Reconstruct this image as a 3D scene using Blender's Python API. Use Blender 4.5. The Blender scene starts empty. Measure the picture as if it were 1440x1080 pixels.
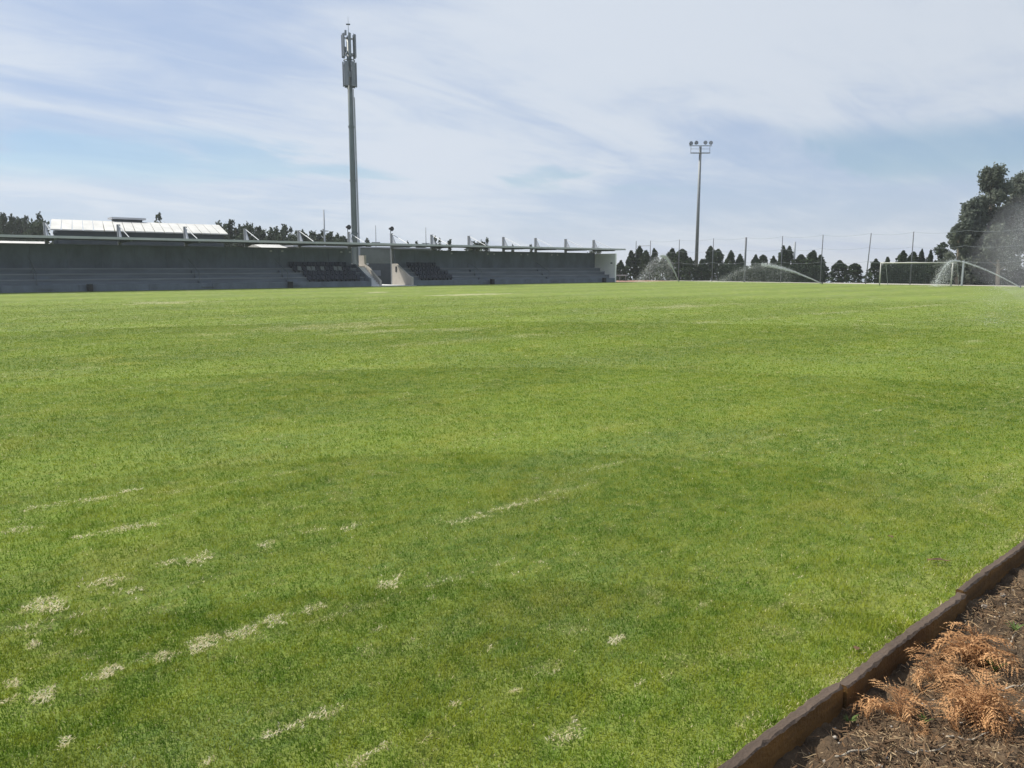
import bpy, bmesh, math, random
import numpy as np
from mathutils import Vector, Matrix

R = math.radians
scene = bpy.context.scene
COL = scene.collection
rng = np.random.default_rng(7)
random.seed(7)

# ------------------------------------------------------------------ camera, sky, sun, exposure
# world axes: +X runs along the pitch (parallel to the grandstand), +Y runs across it, z = 0 is the turf
EYE = 1.95
HAZE = 0.00042
PITCH = 8.63
YAW = 50.0                       # bearing of the lens from +X
cam_d = bpy.data.cameras.new('camera')
cam = bpy.data.objects.new('camera', cam_d)
COL.objects.link(cam)
cam.location = (0, 0, EYE)
cam.rotation_euler = (R(90 - PITCH), 0, R(YAW - 90))
cam_d.lens = 27.0
cam_d.sensor_width = 36.0
cam_d.clip_start = 0.05
cam_d.clip_end = 60000
scene.camera = cam

SUN_AZ, SUN_EL = 113.6, 52.0     # bearing from +X (ccw), height
world = bpy.data.worlds.new('World')
scene.world = world
world.use_nodes = True


def build_sky(wd):
    nt = wd.node_tree
    nt.nodes.clear()
    N, L = nt.nodes, nt.links

    def m(op, a, b=None, c=None, clamp=False):
        n = N.new('ShaderNodeMath'); n.operation = op; n.use_clamp = clamp
        for i, v in enumerate((a, b, c)):
            if v is None:
                continue
            if isinstance(v, (int, float)):
                n.inputs[i].default_value = v
            else:
                L.new(v, n.inputs[i])
        return n.outputs[0]

    def ramp(v, lo, hi):
        n = N.new('ShaderNodeMapRange'); n.interpolation_type = 'SMOOTHSTEP'
        n.inputs['From Min'].default_value = lo; n.inputs['From Max'].default_value = hi
        L.new(v, n.inputs['Value'])
        return n.outputs[0]

    sky = N.new('ShaderNodeTexSky'); sky.sky_type = 'NISHITA'; sky.sun_disc = False
    sky.sun_elevation = R(SUN_EL); sky.sun_rotation = R(90 - SUN_AZ)
    sky.air_density = 1.0; sky.dust_density = 0.15; sky.ozone_density = 1.6
    tc = N.new('ShaderNodeTexCoord')
    sep = N.new('ShaderNodeSeparateXYZ'); L.new(tc.outputs['Generated'], sep.inputs[0])
    z = m('MAXIMUM', sep.outputs[2], 0.0)
    den = m('ADD', z, 0.16)
    u = m('DIVIDE', sep.outputs[0], den); v = m('DIVIDE', sep.outputs[1], den)
    com = N.new('ShaderNodeCombineXYZ'); L.new(u, com.inputs[0]); L.new(v, com.inputs[1])

    def cloud(scale, rot, stretch, off, detail, rough, dist):
        mp = N.new('ShaderNodeMapping'); L.new(com.outputs[0], mp.inputs[0])
        mp.inputs['Location'].default_value = off
        mp.inputs['Rotation'].default_value = (0, 0, R(rot))
        mp.inputs['Scale'].default_value = (stretch[0], stretch[1], 1)
        n = N.new('ShaderNodeTexNoise'); L.new(mp.outputs[0], n.inputs['Vector'])
        n.inputs['Scale'].default_value = scale; n.inputs['Detail'].default_value = detail
        n.inputs['Roughness'].default_value = rough; n.inputs['Distortion'].default_value = dist
        return n.outputs['Fac']
    big = cloud(0.55, 25, (1.0, 0.55), (1.3, 4.1, 0), 4, 0.5, 0.8)
    mid = cloud(1.2, 15, (0.65, 1.45), (7.3, 2.2, 0), 6, 0.52, 0.9)
    fine = cloud(3.4, 25, (0.6, 1.6), (3.0, 9.0, 0), 8, 0.62, 1.4)
    f = m('ADD', m('ADD', m('MULTIPLY', big, 0.40), m('MULTIPLY', mid, 0.44)), m('MULTIPLY', fine, 0.16))
    # the belt of broken cloud low over the horizon
    belt = m('MULTIPLY', ramp(z, 0.085, 0.115), m('SUBTRACT', 1.0, ramp(z, 0.135, 0.17)))
    low = cloud(1.1, 0, (0.7, 0.9), (2.6, 1.15, 3.0), 5, 0.55, 0.4)
    gap = m('MULTIPLY', belt, ramp(low, 0.46, 0.56))
    cov = m('SUBTRACT', ramp(f, 0.34, 0.62), m('MULTIPLY', gap, 0.6), clamp=True)
    cov = m('ADD', m('MULTIPLY', cov, 0.26), 0.73, clamp=True)
    cov = m('MULTIPLY', cov, m('SUBTRACT', 1.0, m('MULTIPLY', gap, 0.55)), clamp=True)
    horizon = m('SUBTRACT', 1.0, ramp(z, 0.02, 0.11))
    cov = m('MAXIMUM', cov, m('MULTIPLY', horizon, 0.92), clamp=True)
    # clouds: brighter where thick, greyer blue where thin; lit more on the sun's side
    cm = N.new('ShaderNodeMix'); cm.data_type = 'RGBA'
    L.new(ramp(f, 0.38, 0.57), cm.inputs[0])
    cm.inputs[6].default_value = (5.0, 5.95, 7.9, 1); cm.inputs[7].default_value = (6.9, 7.55, 8.5, 1)
    sd = Vector((math.cos(R(SUN_AZ)), math.sin(R(SUN_AZ)), 0))
    side = m('ADD', m('MULTIPLY', sep.outputs[0], sd.x), m('MULTIPLY', sep.outputs[1], sd.y))
    lit = m('ADD', m('MULTIPLY', side, 0.10), 0.92)
    sc_ = N.new('ShaderNodeVectorMath'); sc_.operation = 'SCALE'
    L.new(cm.outputs[2], sc_.inputs[0]); L.new(lit, sc_.inputs['Scale'])
    mx = N.new('ShaderNodeMix'); mx.data_type = 'RGBA'
    hs = N.new('ShaderNodeHueSaturation'); hs.inputs['Saturation'].default_value = 1.2
    L.new(sky.outputs[0], hs.inputs['Color'])
    L.new(cov, mx.inputs[0]); L.new(hs.outputs[0], mx.inputs[6]); L.new(sc_.outputs[0], mx.inputs[7])
    bg = N.new('ShaderNodeBackground'); bg.inputs['Strength'].default_value = 0.086
    L.new(mx.outputs[2], bg.inputs['Color'])
    out = N.new('ShaderNodeOutputWorld'); L.new(bg.outputs[0], out.inputs['Surface'])


build_sky(world)
sun_d = bpy.data.lights.new('sun', 'SUN')
sun_d.energy = 4.9; sun_d.angle = R(0.6); sun_d.color = (1.0, 0.94, 0.83)
sun = bpy.data.objects.new('sun', sun_d); COL.objects.link(sun)
sdir = Vector((math.cos(R(SUN_AZ)) * math.cos(R(SUN_EL)), math.sin(R(SUN_AZ)) * math.cos(R(SUN_EL)), math.sin(R(SUN_EL))))
sun.rotation_euler = sdir.to_track_quat('Z', 'Y').to_euler()
sun.location = (0, 0, 60)
scene.view_settings.view_transform = 'Standard'
scene.view_settings.look = 'None'
scene.view_settings.exposure = 0.25
scene.view_settings.gamma = 1.0
scene.view_settings.use_curve_mapping = False
scene.render.engine = 'CYCLES'
scene.cycles.use_denoising = True
scene.cycles.max_bounces = 6
scene.cycles.transparent_max_bounces = 8

# ------------------------------------------------------------------ survey helpers (bearings taken from the eye point)
_f = 1080.0
_fw = Vector((math.cos(R(YAW)) * math.cos(R(PITCH)), math.sin(R(YAW)) * math.cos(R(PITCH)), -math.sin(R(PITCH))))
_rt = Vector((math.sin(R(YAW)), -math.cos(R(YAW)), 0))
_up = _rt.cross(_fw)
_C = Vector((0, 0, EYE))


def ray(px, py): return _fw + _rt * ((px - 720) / _f) - _up * ((py - 540) / _f)
def gnd(px, py, z=0.0):
    r = ray(px, py); return _C + r * ((z - EYE) / r.z)
def on_y(px, py, y):
    r = ray(px, py); return _C + r * (y / r.y)
def on_x(px, py, x):
    r = ray(px, py); return _C + r * (x / r.x)
def at(px, depth, py=376):
    r = ray(px, py); h = math.hypot(math.cos(R(YAW)), math.sin(R(YAW)))
    k = depth / (r.x * math.cos(R(YAW)) + r.y * math.sin(R(YAW)))
    return _C + r * k


# ------------------------------------------------------------------ object helpers
def tag(o, label=None, cat=None, group=None, kind=None):
    if label: o['label'] = label
    if cat: o['category'] = cat
    if group: o['group'] = group
    if kind: o['kind'] = kind
    return o


def empty(name, loc, rz=0.0):
    o = bpy.data.objects.new(name, None); COL.objects.link(o)
    o.location = loc; o.rotation_euler = (0, 0, rz); o.empty_display_size = 0.3
    return o


def link(name, me, parent=None, loc=None):
    o = bpy.data.objects.new(name, me); COL.objects.link(o)
    if parent: o.parent = parent
    if loc is not None: o.location = loc
    return o


def np_mesh(name, V, F, material, attrs=None, smooth=False):
    """V (n,3), F (m,k) arrays -> mesh; attrs: name -> (n,4) colour per point."""
    me = bpy.data.meshes.new(name)
    V = np.asarray(V, np.float32); F = np.asarray(F, np.int32)
    k = F.shape[1]
    me.vertices.add(len(V)); me.vertices.foreach_set('co', V.ravel())
    me.loops.add(F.size); me.loops.foreach_set('vertex_index', F.ravel())
    me.polygons.add(len(F)); me.polygons.foreach_set('loop_start', np.arange(0, F.size, k, dtype=np.int32))
    if smooth: me.polygons.foreach_set('use_smooth', np.ones(len(F), bool))
    for nm, arr in (attrs or {}).items():
        a = me.attributes.new(nm, 'FLOAT_COLOR', 'POINT')
        a.data.foreach_set('color', np.asarray(arr, np.float32).ravel())
    me.update(calc_edges=True)
    if material: me.materials.append(material)
    return me


class MB:
    """collects shapes into one mesh"""
    def __init__(s): s.v = []; s.f = []; s.mi = []

    def add(s, vs, fs, mi=0):
        b = len(s.v); s.v += [tuple(p) for p in vs]
        s.f += [tuple(i + b for i in q) for q in fs]; s.mi += [mi] * len(fs)
        return s

    def box(s, x0, x1, y0, y1, z0, z1, mi=0):
        return s.add([(x0, y0, z0), (x1, y0, z0), (x1, y1, z0), (x0, y1, z0), (x0, y0, z1), (x1, y0, z1), (x1, y1, z1), (x0, y1, z1)],
                     [(0, 3, 2, 1), (4, 5, 6, 7), (0, 1, 5, 4), (1, 2, 6, 5), (2, 3, 7, 6), (3, 0, 4, 7)], mi)

    def prism(s, pts, axis, a, b, mi=0):
        """polygon pts extruded along axis ('x': pts are (y,z); 'y': (x,z); 'z': (x,y))"""
        def P(p, t): return {'x': (t, p[0], p[1]), 'y': (p[0], t, p[1]), 'z': (p[0], p[1], t)}[axis]
        n = len(pts)
        fs = [tuple(range(n))[::-1], tuple(range(n, 2 * n))] + [(i, (i + 1) % n, n + (i + 1) % n, n + i) for i in range(n)]
        return s.add([P(p, a) for p in pts] + [P(p, b) for p in pts], fs, mi)

    def tube(s, pts, rad, n=8, mi=0, cap=True):
        pts = [Vector(p) for p in pts]
        if not isinstance(rad, (list, tuple)): rad = [rad] * len(pts)
        vs = []; fs = []
        for i, p in enumerate(pts):
            t = (pts[min(i + 1, len(pts) - 1)] - pts[max(i - 1, 0)]).normalized()
            a = t.orthogonal().normalized() if i == 0 else (a - t * a.dot(t)).normalized()
            b = t.cross(a)
            for k in range(n):
                q = 2 * math.pi * k / n
                vs.append(p + (a * math.cos(q) + b * math.sin(q)) * rad[i])
        for i in range(len(pts) - 1):
            for k in range(n):
                fs.append((i * n + k, i * n + (k + 1) % n, (i + 1) * n + (k + 1) % n, (i + 1) * n + k))
        if cap:
            fs.append(tuple(range(n))[::-1]); fs.append(tuple(range((len(pts) - 1) * n, len(pts) * n)))
        return s.add(vs, fs, mi)

    def mesh(s, name, mats, smooth=False):
        me = bpy.data.meshes.new(name); me.from_pydata(s.v, [], s.f)
        for m_ in (mats if isinstance(mats, (list, tuple)) else [mats]): me.materials.append(m_)
        me.polygons.foreach_set('material_index', s.mi)
        if smooth: me.polygons.foreach_set('use_smooth', [True] * len(s.f))
        me.update()
        return me

    def build(s, name, mats, parent=None, smooth=False, loc=None):
        return link(name, s.mesh(name, mats, smooth), parent, loc)


# ------------------------------------------------------------------ materials
def material(name, c, rough=0.8, var=0.25, scale=3.0, bump=0.0, metal=0.0, c2=None, stretch=(1, 1, 1), translucent=0.0, spec=0.3, fine=None):
    """principled surface whose colour wanders between c and c2 with noise"""
    mt = bpy.data.materials.new(name); mt.use_nodes = True
    nt = mt.node_tree; N, L = nt.nodes, nt.links
    bs = N['Principled BSDF']
    bs.inputs['Roughness'].default_value = rough; bs.inputs['Metallic'].default_value = metal
    bs.inputs['Specular IOR Level'].default_value = spec
    if c2 is None: c2 = tuple(min(1, x * (1 + var)) for x in c); c = tuple(x * (1 - var) for x in c)
    g = N.new('ShaderNodeNewGeometry')
    mp = N.new('ShaderNodeMapping'); L.new(g.outputs['Position'], mp.inputs[0]); mp.inputs['Scale'].default_value = stretch
    no = N.new('ShaderNodeTexNoise'); L.new(mp.outputs[0], no.inputs['Vector'])
    no.inputs['Scale'].default_value = scale; no.inputs['Detail'].default_value = 8; no.inputs['Roughness'].default_value = 0.62
    mr = N.new('ShaderNodeMapRange'); L.new(no.outputs['Fac'], mr.inputs['Value'])
    mr.inputs['From Min'].default_value = 0.3; mr.inputs['From Max'].default_value = 0.7
    mx = N.new('ShaderNodeMix'); mx.data_type = 'RGBA'; L.new(mr.outputs[0], mx.inputs[0])
    mx.inputs[6].default_value = (*c, 1); mx.inputs[7].default_value = (*c2, 1)
    colour = mx.outputs[2]
    L.new(colour, bs.inputs['Base Color'])
    if bump:
        n2 = N.new('ShaderNodeTexNoise'); L.new(g.outputs['Position'], n2.inputs['Vector'])
        n2.inputs['Scale'].default_value = fine or scale * 12; n2.inputs['Detail'].default_value = 6
        bp = N.new('ShaderNodeBump'); bp.inputs['Strength'].default_value = bump; bp.inputs['Distance'].default_value = 0.01
        L.new(n2.outputs['Fac'], bp.inputs['Height']); L.new(bp.outputs[0], bs.inputs['Normal'])
    if translucent:
        tr = N.new('ShaderNodeBsdfTranslucent'); L.new(colour, tr.inputs['Color'])
        ms = N.new('ShaderNodeMixShader'); ms.inputs[0].default_value = translucent
        L.new(bs.outputs[0], ms.inputs[1]); L.new(tr.outputs[0], ms.inputs[2])
        L.new(ms.outputs[0], N['Material Output'].inputs['Surface'])
    return mt


M = {}
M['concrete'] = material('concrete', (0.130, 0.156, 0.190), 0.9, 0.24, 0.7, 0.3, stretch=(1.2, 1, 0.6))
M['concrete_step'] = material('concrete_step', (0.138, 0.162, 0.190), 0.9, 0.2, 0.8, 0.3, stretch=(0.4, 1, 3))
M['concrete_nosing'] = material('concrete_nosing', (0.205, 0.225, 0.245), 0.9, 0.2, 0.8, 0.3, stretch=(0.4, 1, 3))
M['concrete_sunlit'] = material('concrete_sunlit', (0.46, 0.43, 0.39), 0.9, 0.12, 1.0, 0.2)  # sunlit look of the passage walls put into a lighter, warmer colour
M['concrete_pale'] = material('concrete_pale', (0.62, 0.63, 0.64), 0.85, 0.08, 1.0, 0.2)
M['path'] = material('path', (0.42, 0.40, 0.36), 0.95, 0.15, 1.5, 0.3)
M['terracotta'] = material('terracotta', (0.33, 0.20, 0.15), 0.9, 0.2, 1.2, 0.3)
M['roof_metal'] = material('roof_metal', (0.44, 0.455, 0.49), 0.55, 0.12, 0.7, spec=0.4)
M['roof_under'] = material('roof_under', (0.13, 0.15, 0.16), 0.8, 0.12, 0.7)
M['steel'] = material('steel', (0.20, 0.215, 0.225), 0.5, 0.12, 2.0, metal=0.2)
M['fence_steel'] = material('fence_steel', (0.13, 0.14, 0.16), 0.6, 0.12, 2.0)
M['steel_pale'] = material('steel_pale', (0.38, 0.40, 0.42), 0.5, 0.1, 2.0, metal=0.1)
M['steel_dark'] = material('steel_dark', (0.10, 0.12, 0.13), 0.5, 0.15, 2.0, metal=0.2)
M['mast_paint'] = material('mast_paint', (0.13, 0.16, 0.165), 0.45, 0.12, 0.6)
M['antenna'] = material('antenna', (0.20, 0.22, 0.26), 0.45, 0.08, 2.0)
M['cable'] = material('cable', (0.35, 0.38, 0.42), 0.6, 0.1, 2.0)
M['navy'] = material('navy', (0.018, 0.026, 0.042), 0.55, 0.2, 3.0)
M['seat_grey'] = material('seat_grey', (0.17, 0.19, 0.20), 0.5, 0.1, 3.0)
M['white_paint'] = material('white_paint', (0.80, 0.80, 0.78), 0.45, 0.04, 2.0)
M['goal_paint'] = material('goal_paint', (0.45, 0.45, 0.42), 0.5, 0.08, 2.0)
M['white_roof'] = material('white_roof', (0.52, 0.52, 0.50), 0.6, 0.14, 0.5, stretch=(2, 0.6, 1))
M['dark_wall'] = material('dark_wall', (0.075, 0.09, 0.10), 0.8, 0.15, 1.0)
M['green_grey_wall'] = material('green_grey_wall', (0.17, 0.19, 0.175), 0.9, 0.2, 0.8)
M['black'] = material('black', (0.02, 0.022, 0.024), 0.6, 0.2, 3.0)
M['bark'] = material('bark', (0.10, 0.075, 0.055), 0.95, 0.3, 4.0, 0.5, stretch=(1, 1, 0.2))
M['bark_pale'] = material('bark_pale', (0.26, 0.22, 0.18), 0.9, 0.3, 3.0, 0.4, stretch=(1, 1, 0.2))
M['cypress'] = material('cypress', (0.026, 0.046, 0.024), 0.85, c2=(0.068, 0.095, 0.045), scale=1.3, translucent=0.12, spec=0.12)
M['pine'] = material('pine', (0.038, 0.058, 0.036), 0.85, c2=(0.085, 0.110, 0.065), scale=0.7, translucent=0.15, spec=0.12)
M['hedge'] = material('hedge', (0.025, 0.038, 0.026), 0.85, c2=(0.05, 0.07, 0.045), scale=1.5, translucent=0.1, spec=0.1)
M['eucalyptus'] = material('eucalyptus', (0.085, 0.110, 0.088), 0.7, c2=(0.18, 0.20, 0.155), scale=0.6, translucent=0.35, spec=0.2)
M['wood_top'] = material('wood_top', (0.040, 0.029, 0.022), 0.9, c2=(0.125, 0.092, 0.070), scale=6, bump=0.8, stretch=(0.15, 1, 1), fine=60)
M['wood_face'] = material('wood_face', (0.022, 0.014, 0.008), 0.9, c2=(0.22, 0.115, 0.032), scale=5, bump=0.8, stretch=(0.3, 1, 1.5), fine=60)  # ochre-stained side; its shade is also put into the dark tones
M['soil'] = material('soil', (0.022, 0.015, 0.010), 0.97, c2=(0.135, 0.093, 0.056), scale=9.0, bump=1.0, fine=90)
M['earth'] = material('earth', (0.10, 0.11, 0.05), 0.95, c2=(0.20, 0.18, 0.10), scale=0.3, bump=0.4)
M['straw'] = material('straw', (0.22, 0.145, 0.075), 0.85, c2=(0.54, 0.41, 0.25), scale=14, translucent=0.15)
M['debris'] = material('debris', (0.035, 0.022, 0.013), 0.9, c2=(0.19, 0.115, 0.060), scale=14)
M['pebble'] = material('pebble', (0.22, 0.19, 0.16), 0.85, c2=(0.50, 0.46, 0.40), scale=18)
M['white_stone'] = material('white_stone', (0.70, 0.69, 0.64), 0.8, 0.1, 20)
M['fern'] = material('fern', (0.17, 0.068, 0.024), 0.8, c2=(0.80, 0.48, 0.235), scale=7, translucent=0.3, spec=0.2)
M['fern_stem'] = material('fern_stem', (0.22, 0.10, 0.045), 0.8, 0.3, 8)
M['weed'] = material('weed', (0.06, 0.10, 0.02), 0.7, c2=(0.13, 0.19, 0.05), scale=8, translucent=0.25)
M['twig'] = material('twig', (0.38, 0.33, 0.26), 0.85, 0.3, 12)


def water_material():
    mt = bpy.data.materials.new('spray_water'); mt.use_nodes = True
    nt = mt.node_tree; N, L = nt.nodes, nt.links
    bs = N['Principled BSDF']; bs.inputs['Base Color'].default_value = (0.88, 0.91, 0.94, 1); bs.inputs['Roughness'].default_value = 0.25
    tr = N.new('ShaderNodeBsdfTranslucent'); tr.inputs['Color'].default_value = (0.88, 0.91, 0.94, 1)
    ms = N.new('ShaderNodeMixShader'); ms.inputs[0].default_value = 0.5
    L.new(bs.outputs[0], ms.inputs[1]); L.new(tr.outputs[0], ms.inputs[2]); L.new(ms.outputs[0], N['Material Output'].inputs['Surface'])
    return mt


M['water'] = water_material()


def sea_material():
    mt = bpy.data.materials.new('sea_water'); mt.use_nodes = True
    nt = mt.node_tree; N, L = nt.nodes, nt.links
    bs = N['Principled BSDF']; bs.inputs['Base Color'].default_value = (0.10, 0.16, 0.22, 1); bs.inputs['Roughness'].default_value = 0.28
    g = N.new('ShaderNodeNewGeometry'); no = N.new('ShaderNodeTexNoise'); L.new(g.outputs['Position'], no.inputs['Vector'])
    no.inputs['Scale'].default_value = 0.05; no.inputs['Detail'].default_value = 6
    bp = N.new('ShaderNodeBump'); bp.inputs['Strength'].default_value = 0.15; bp.inputs['Distance'].default_value = 2
    L.new(no.outputs['Fac'], bp.inputs['Height']); L.new(bp.outputs[0], bs.inputs['Normal'])
    return mt


M['sea'] = sea_material()


def turf_material(name, blades):
    """grass colour by place in the world; attribute 'worn' = (tint, worn straw, chalk, 0)"""
    mt = bpy.data.materials.new(name); mt.use_nodes = True
    nt = mt.node_tree; N, L = nt.nodes, nt.links
    bs = N['Principled BSDF']; bs.inputs['Roughness'].default_value = 0.6 if blades else 0.9
    bs.inputs['Specular IOR Level'].default_value = 0.14 if blades else 0.06
    g = N.new('ShaderNodeNewGeometry')

    def m(op, a, b=None, clamp=False):
        n = N.new('ShaderNodeMath'); n.operation = op; n.use_clamp = clamp
        for i, v in enumerate((a, b)):
            if v is None: continue
            if isinstance(v, (int, float)): n.inputs[i].default_value = v
            else: L.new(v, n.inputs[i])
        return n.outputs[0]

    def noise(scale, stretch, detail=5, rough=0.6, off=(0, 0, 0)):
        mp = N.new('ShaderNodeMapping'); L.new(g.outputs['Position'], mp.inputs[0])
        mp.inputs['Scale'].default_value = (*stretch, 0.0); mp.inputs['Location'].default_value = off
        n = N.new('ShaderNodeTexNoise'); L.new(mp.outputs[0], n.inputs['Vector'])
        n.inputs['Scale'].default_value = scale; n.inputs['Detail'].default_value = detail; n.inputs['Roughness'].default_value = rough
        return n.outputs['Fac']

    def rmp(v, lo, hi):
        n = N.new('ShaderNodeMapRange'); n.interpolation_type = 'SMOOTHSTEP'
        n.inputs['From Min'].default_value = lo; n.inputs['From Max'].default_value = hi; L.new(v, n.inputs['Value'])
        return n.outputs[0]

    def mix(f, a, b):
        n = N.new('ShaderNodeMix'); n.data_type = 'RGBA'
        for s_, v in ((0, f), (6, a), (7, b)):
            if isinstance(v, tuple): n.inputs[s_].default_value = (*v, 1)
            elif isinstance(v, float): n.inputs[s_].default_value = v
            else: L.new(v, n.inputs[s_])
        return n.outputs[2]
    at_ = N.new('ShaderNodeAttribute'); at_.attribute_name = 'worn'
    sp = N.new('ShaderNodeSeparateColor'); L.new(at_.outputs['Color'], sp.inputs[0])
    tint, worn, chalk = sp.outputs[0], sp.outputs[1], sp.outputs[2]
    large = noise(0.09, (0.7, 1.3), 4)
    patch = noise(0.55, (0.8, 1.2), 6, off=(31, 7, 0))
    small = noise(3.2, (1, 1), 6, 0.7, off=(3, 17, 0))
    # mower passes run along the pitch
    sepp = N.new('ShaderNodeSeparateXYZ'); L.new(g.outputs['Position'], sepp.inputs[0])
    wob = m('MULTIPLY', noise(0.12, (1, 1), 2), 2.2)
    lane = m('SINE', m('MULTIPLY', m('ADD', sepp.outputs[1], wob), 2 * math.pi / 7.0))
    lane = m('MULTIPLY', lane, 0.06)
    a = m('ADD', m('ADD', m('MULTIPLY', large, 0.22), m('MULTIPLY', patch, 0.42)), m('MULTIPLY', small, 0.36))
    a = m('ADD', a, lane)
    base = mix(rmp(a, 0.30, 0.70), DARK, LIGHT)
    yel = noise(0.8, (0.8, 1.2), 6, 0.65, off=(60, 11, 0))
    base = mix(m('MULTIPLY', rmp(yel, 0.50, 0.72), 0.55), base, YELLOW)
    cool = noise(0.35, (0.7, 1.4), 5, 0.6, off=(90, 51, 0))
    base = mix(m('MULTIPLY', rmp(cool, 0.48, 0.68), 0.55), base, COOL)
    olive = noise(0.9, (0.7, 1.2), 5, 0.6, off=(23, 67, 0))
    base = mix(m('MULTIPLY', rmp(olive, 0.54, 0.74), 0.38), base, OLIVE)
    # drier, yellower grass along the edging
    dry_edge = m('MULTIPLY', m('SUBTRACT', 1.0, rmp(sepp.outputs[1], 1.6, 3.4)), rmp(noise(1.3, (0.6, 1.2), 5, 0.65, off=(5, 41, 0)), 0.36, 0.64))
    base = mix(m('MULTIPLY', dry_edge, 0.50), base, YELLOW)
    if blades:
        base = mix(0.55, base, mix(rmp(tint, 0.2, 0.85), DARK, YELLOW))
    else:
        gr = noise(9.0, (0.6, 1.6), 8, 0.75, off=(11, 3, 0))
        base = mix(m('MULTIPLY', rmp(gr, 0.35, 0.70), 0.55), base, YELLOW)
        gr2 = noise(1.6, (0.35, 2.6), 7, 0.7, off=(71, 33, 0))
        base = mix(m('MULTIPLY', rmp(gr2, 0.52, 0.75), 0.35), base, DARK)
        # bleached streaks in the far grass, along the pitch
        dry = noise(0.22, (0.35, 1.8), 6, 0.7, off=(17, 77, 0))
        base = mix(m('MULTIPLY', rmp(dry, 0.56, 0.74), 0.35), base, PALE)
    base = mix(worn, base, STRAW)
    base = mix(chalk, base, (0.72, 0.67, 0.50))
    if not blades:      # flat turf darkened and greyed; stands in for the shade between blades
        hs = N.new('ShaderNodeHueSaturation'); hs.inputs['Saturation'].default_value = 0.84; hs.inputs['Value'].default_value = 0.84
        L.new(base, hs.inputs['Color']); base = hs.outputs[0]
    L.new(base, bs.inputs['Base Color'])
    if blades:
        tr = N.new('ShaderNodeBsdfTranslucent'); L.new(base, tr.inputs['Color'])
        ms = N.new('ShaderNodeMixShader'); ms.inputs[0].default_value = 0.38
        L.new(bs.outputs[0], ms.inputs[1]); L.new(tr.outputs[0], ms.inputs[2]); L.new(ms.outputs[0], N['Material Output'].inputs['Surface'])
    else:
        hb = noise(14.0, (1, 1), 6, 0.7)
        bp = N.new('ShaderNodeBump'); bp.inputs['Strength'].default_value = 0.6; bp.inputs['Distance'].default_value = 0.03
        L.new(hb, bp.inputs['Height']); L.new(bp.outputs[0], bs.inputs['Normal'])
    return mt


DARK = (0.082, 0.158, 0.010)
LIGHT = (0.185, 0.290, 0.016)
YELLOW = (0.300, 0.320, 0.034)
COOL = (0.128, 0.208, 0.062)
PALE = (0.30, 0.34, 0.15)
OLIVE = (0.215, 0.205, 0.040)
STRAW = (0.68, 0.59, 0.37)
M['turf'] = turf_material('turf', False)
M['blades'] = turf_material('grass_blades', True)


# ------------------------------------------------------------------ value noise for geometry
_perm = np.random.default_rng(3).random((256, 256))


def vnoise(x, y):
    x = np.asarray(x, float); y = np.asarray(y, float)
    i = np.floor(x).astype(int); j = np.floor(y).astype(int); u = x - i; v = y - j
    u = u * u * (3 - 2 * u); v = v * v * (3 - 2 * v)
    g = lambda a, b: _perm[a & 255, b & 255]
    return (g(i, j) * (1 - u) + g(i + 1, j) * u) * (1 - v) + (g(i, j + 1) * (1 - u) + g(i + 1, j + 1) * u) * v


def fbm(x, y, o=4):
    s = 0; a = 0.5; t = 0
    for k in range(o):
        s = s + a * vnoise(x * 2 ** k + 13 * k, y * 2 ** k + 7 * k); t += a; a *= 0.55
    return s / t


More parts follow.
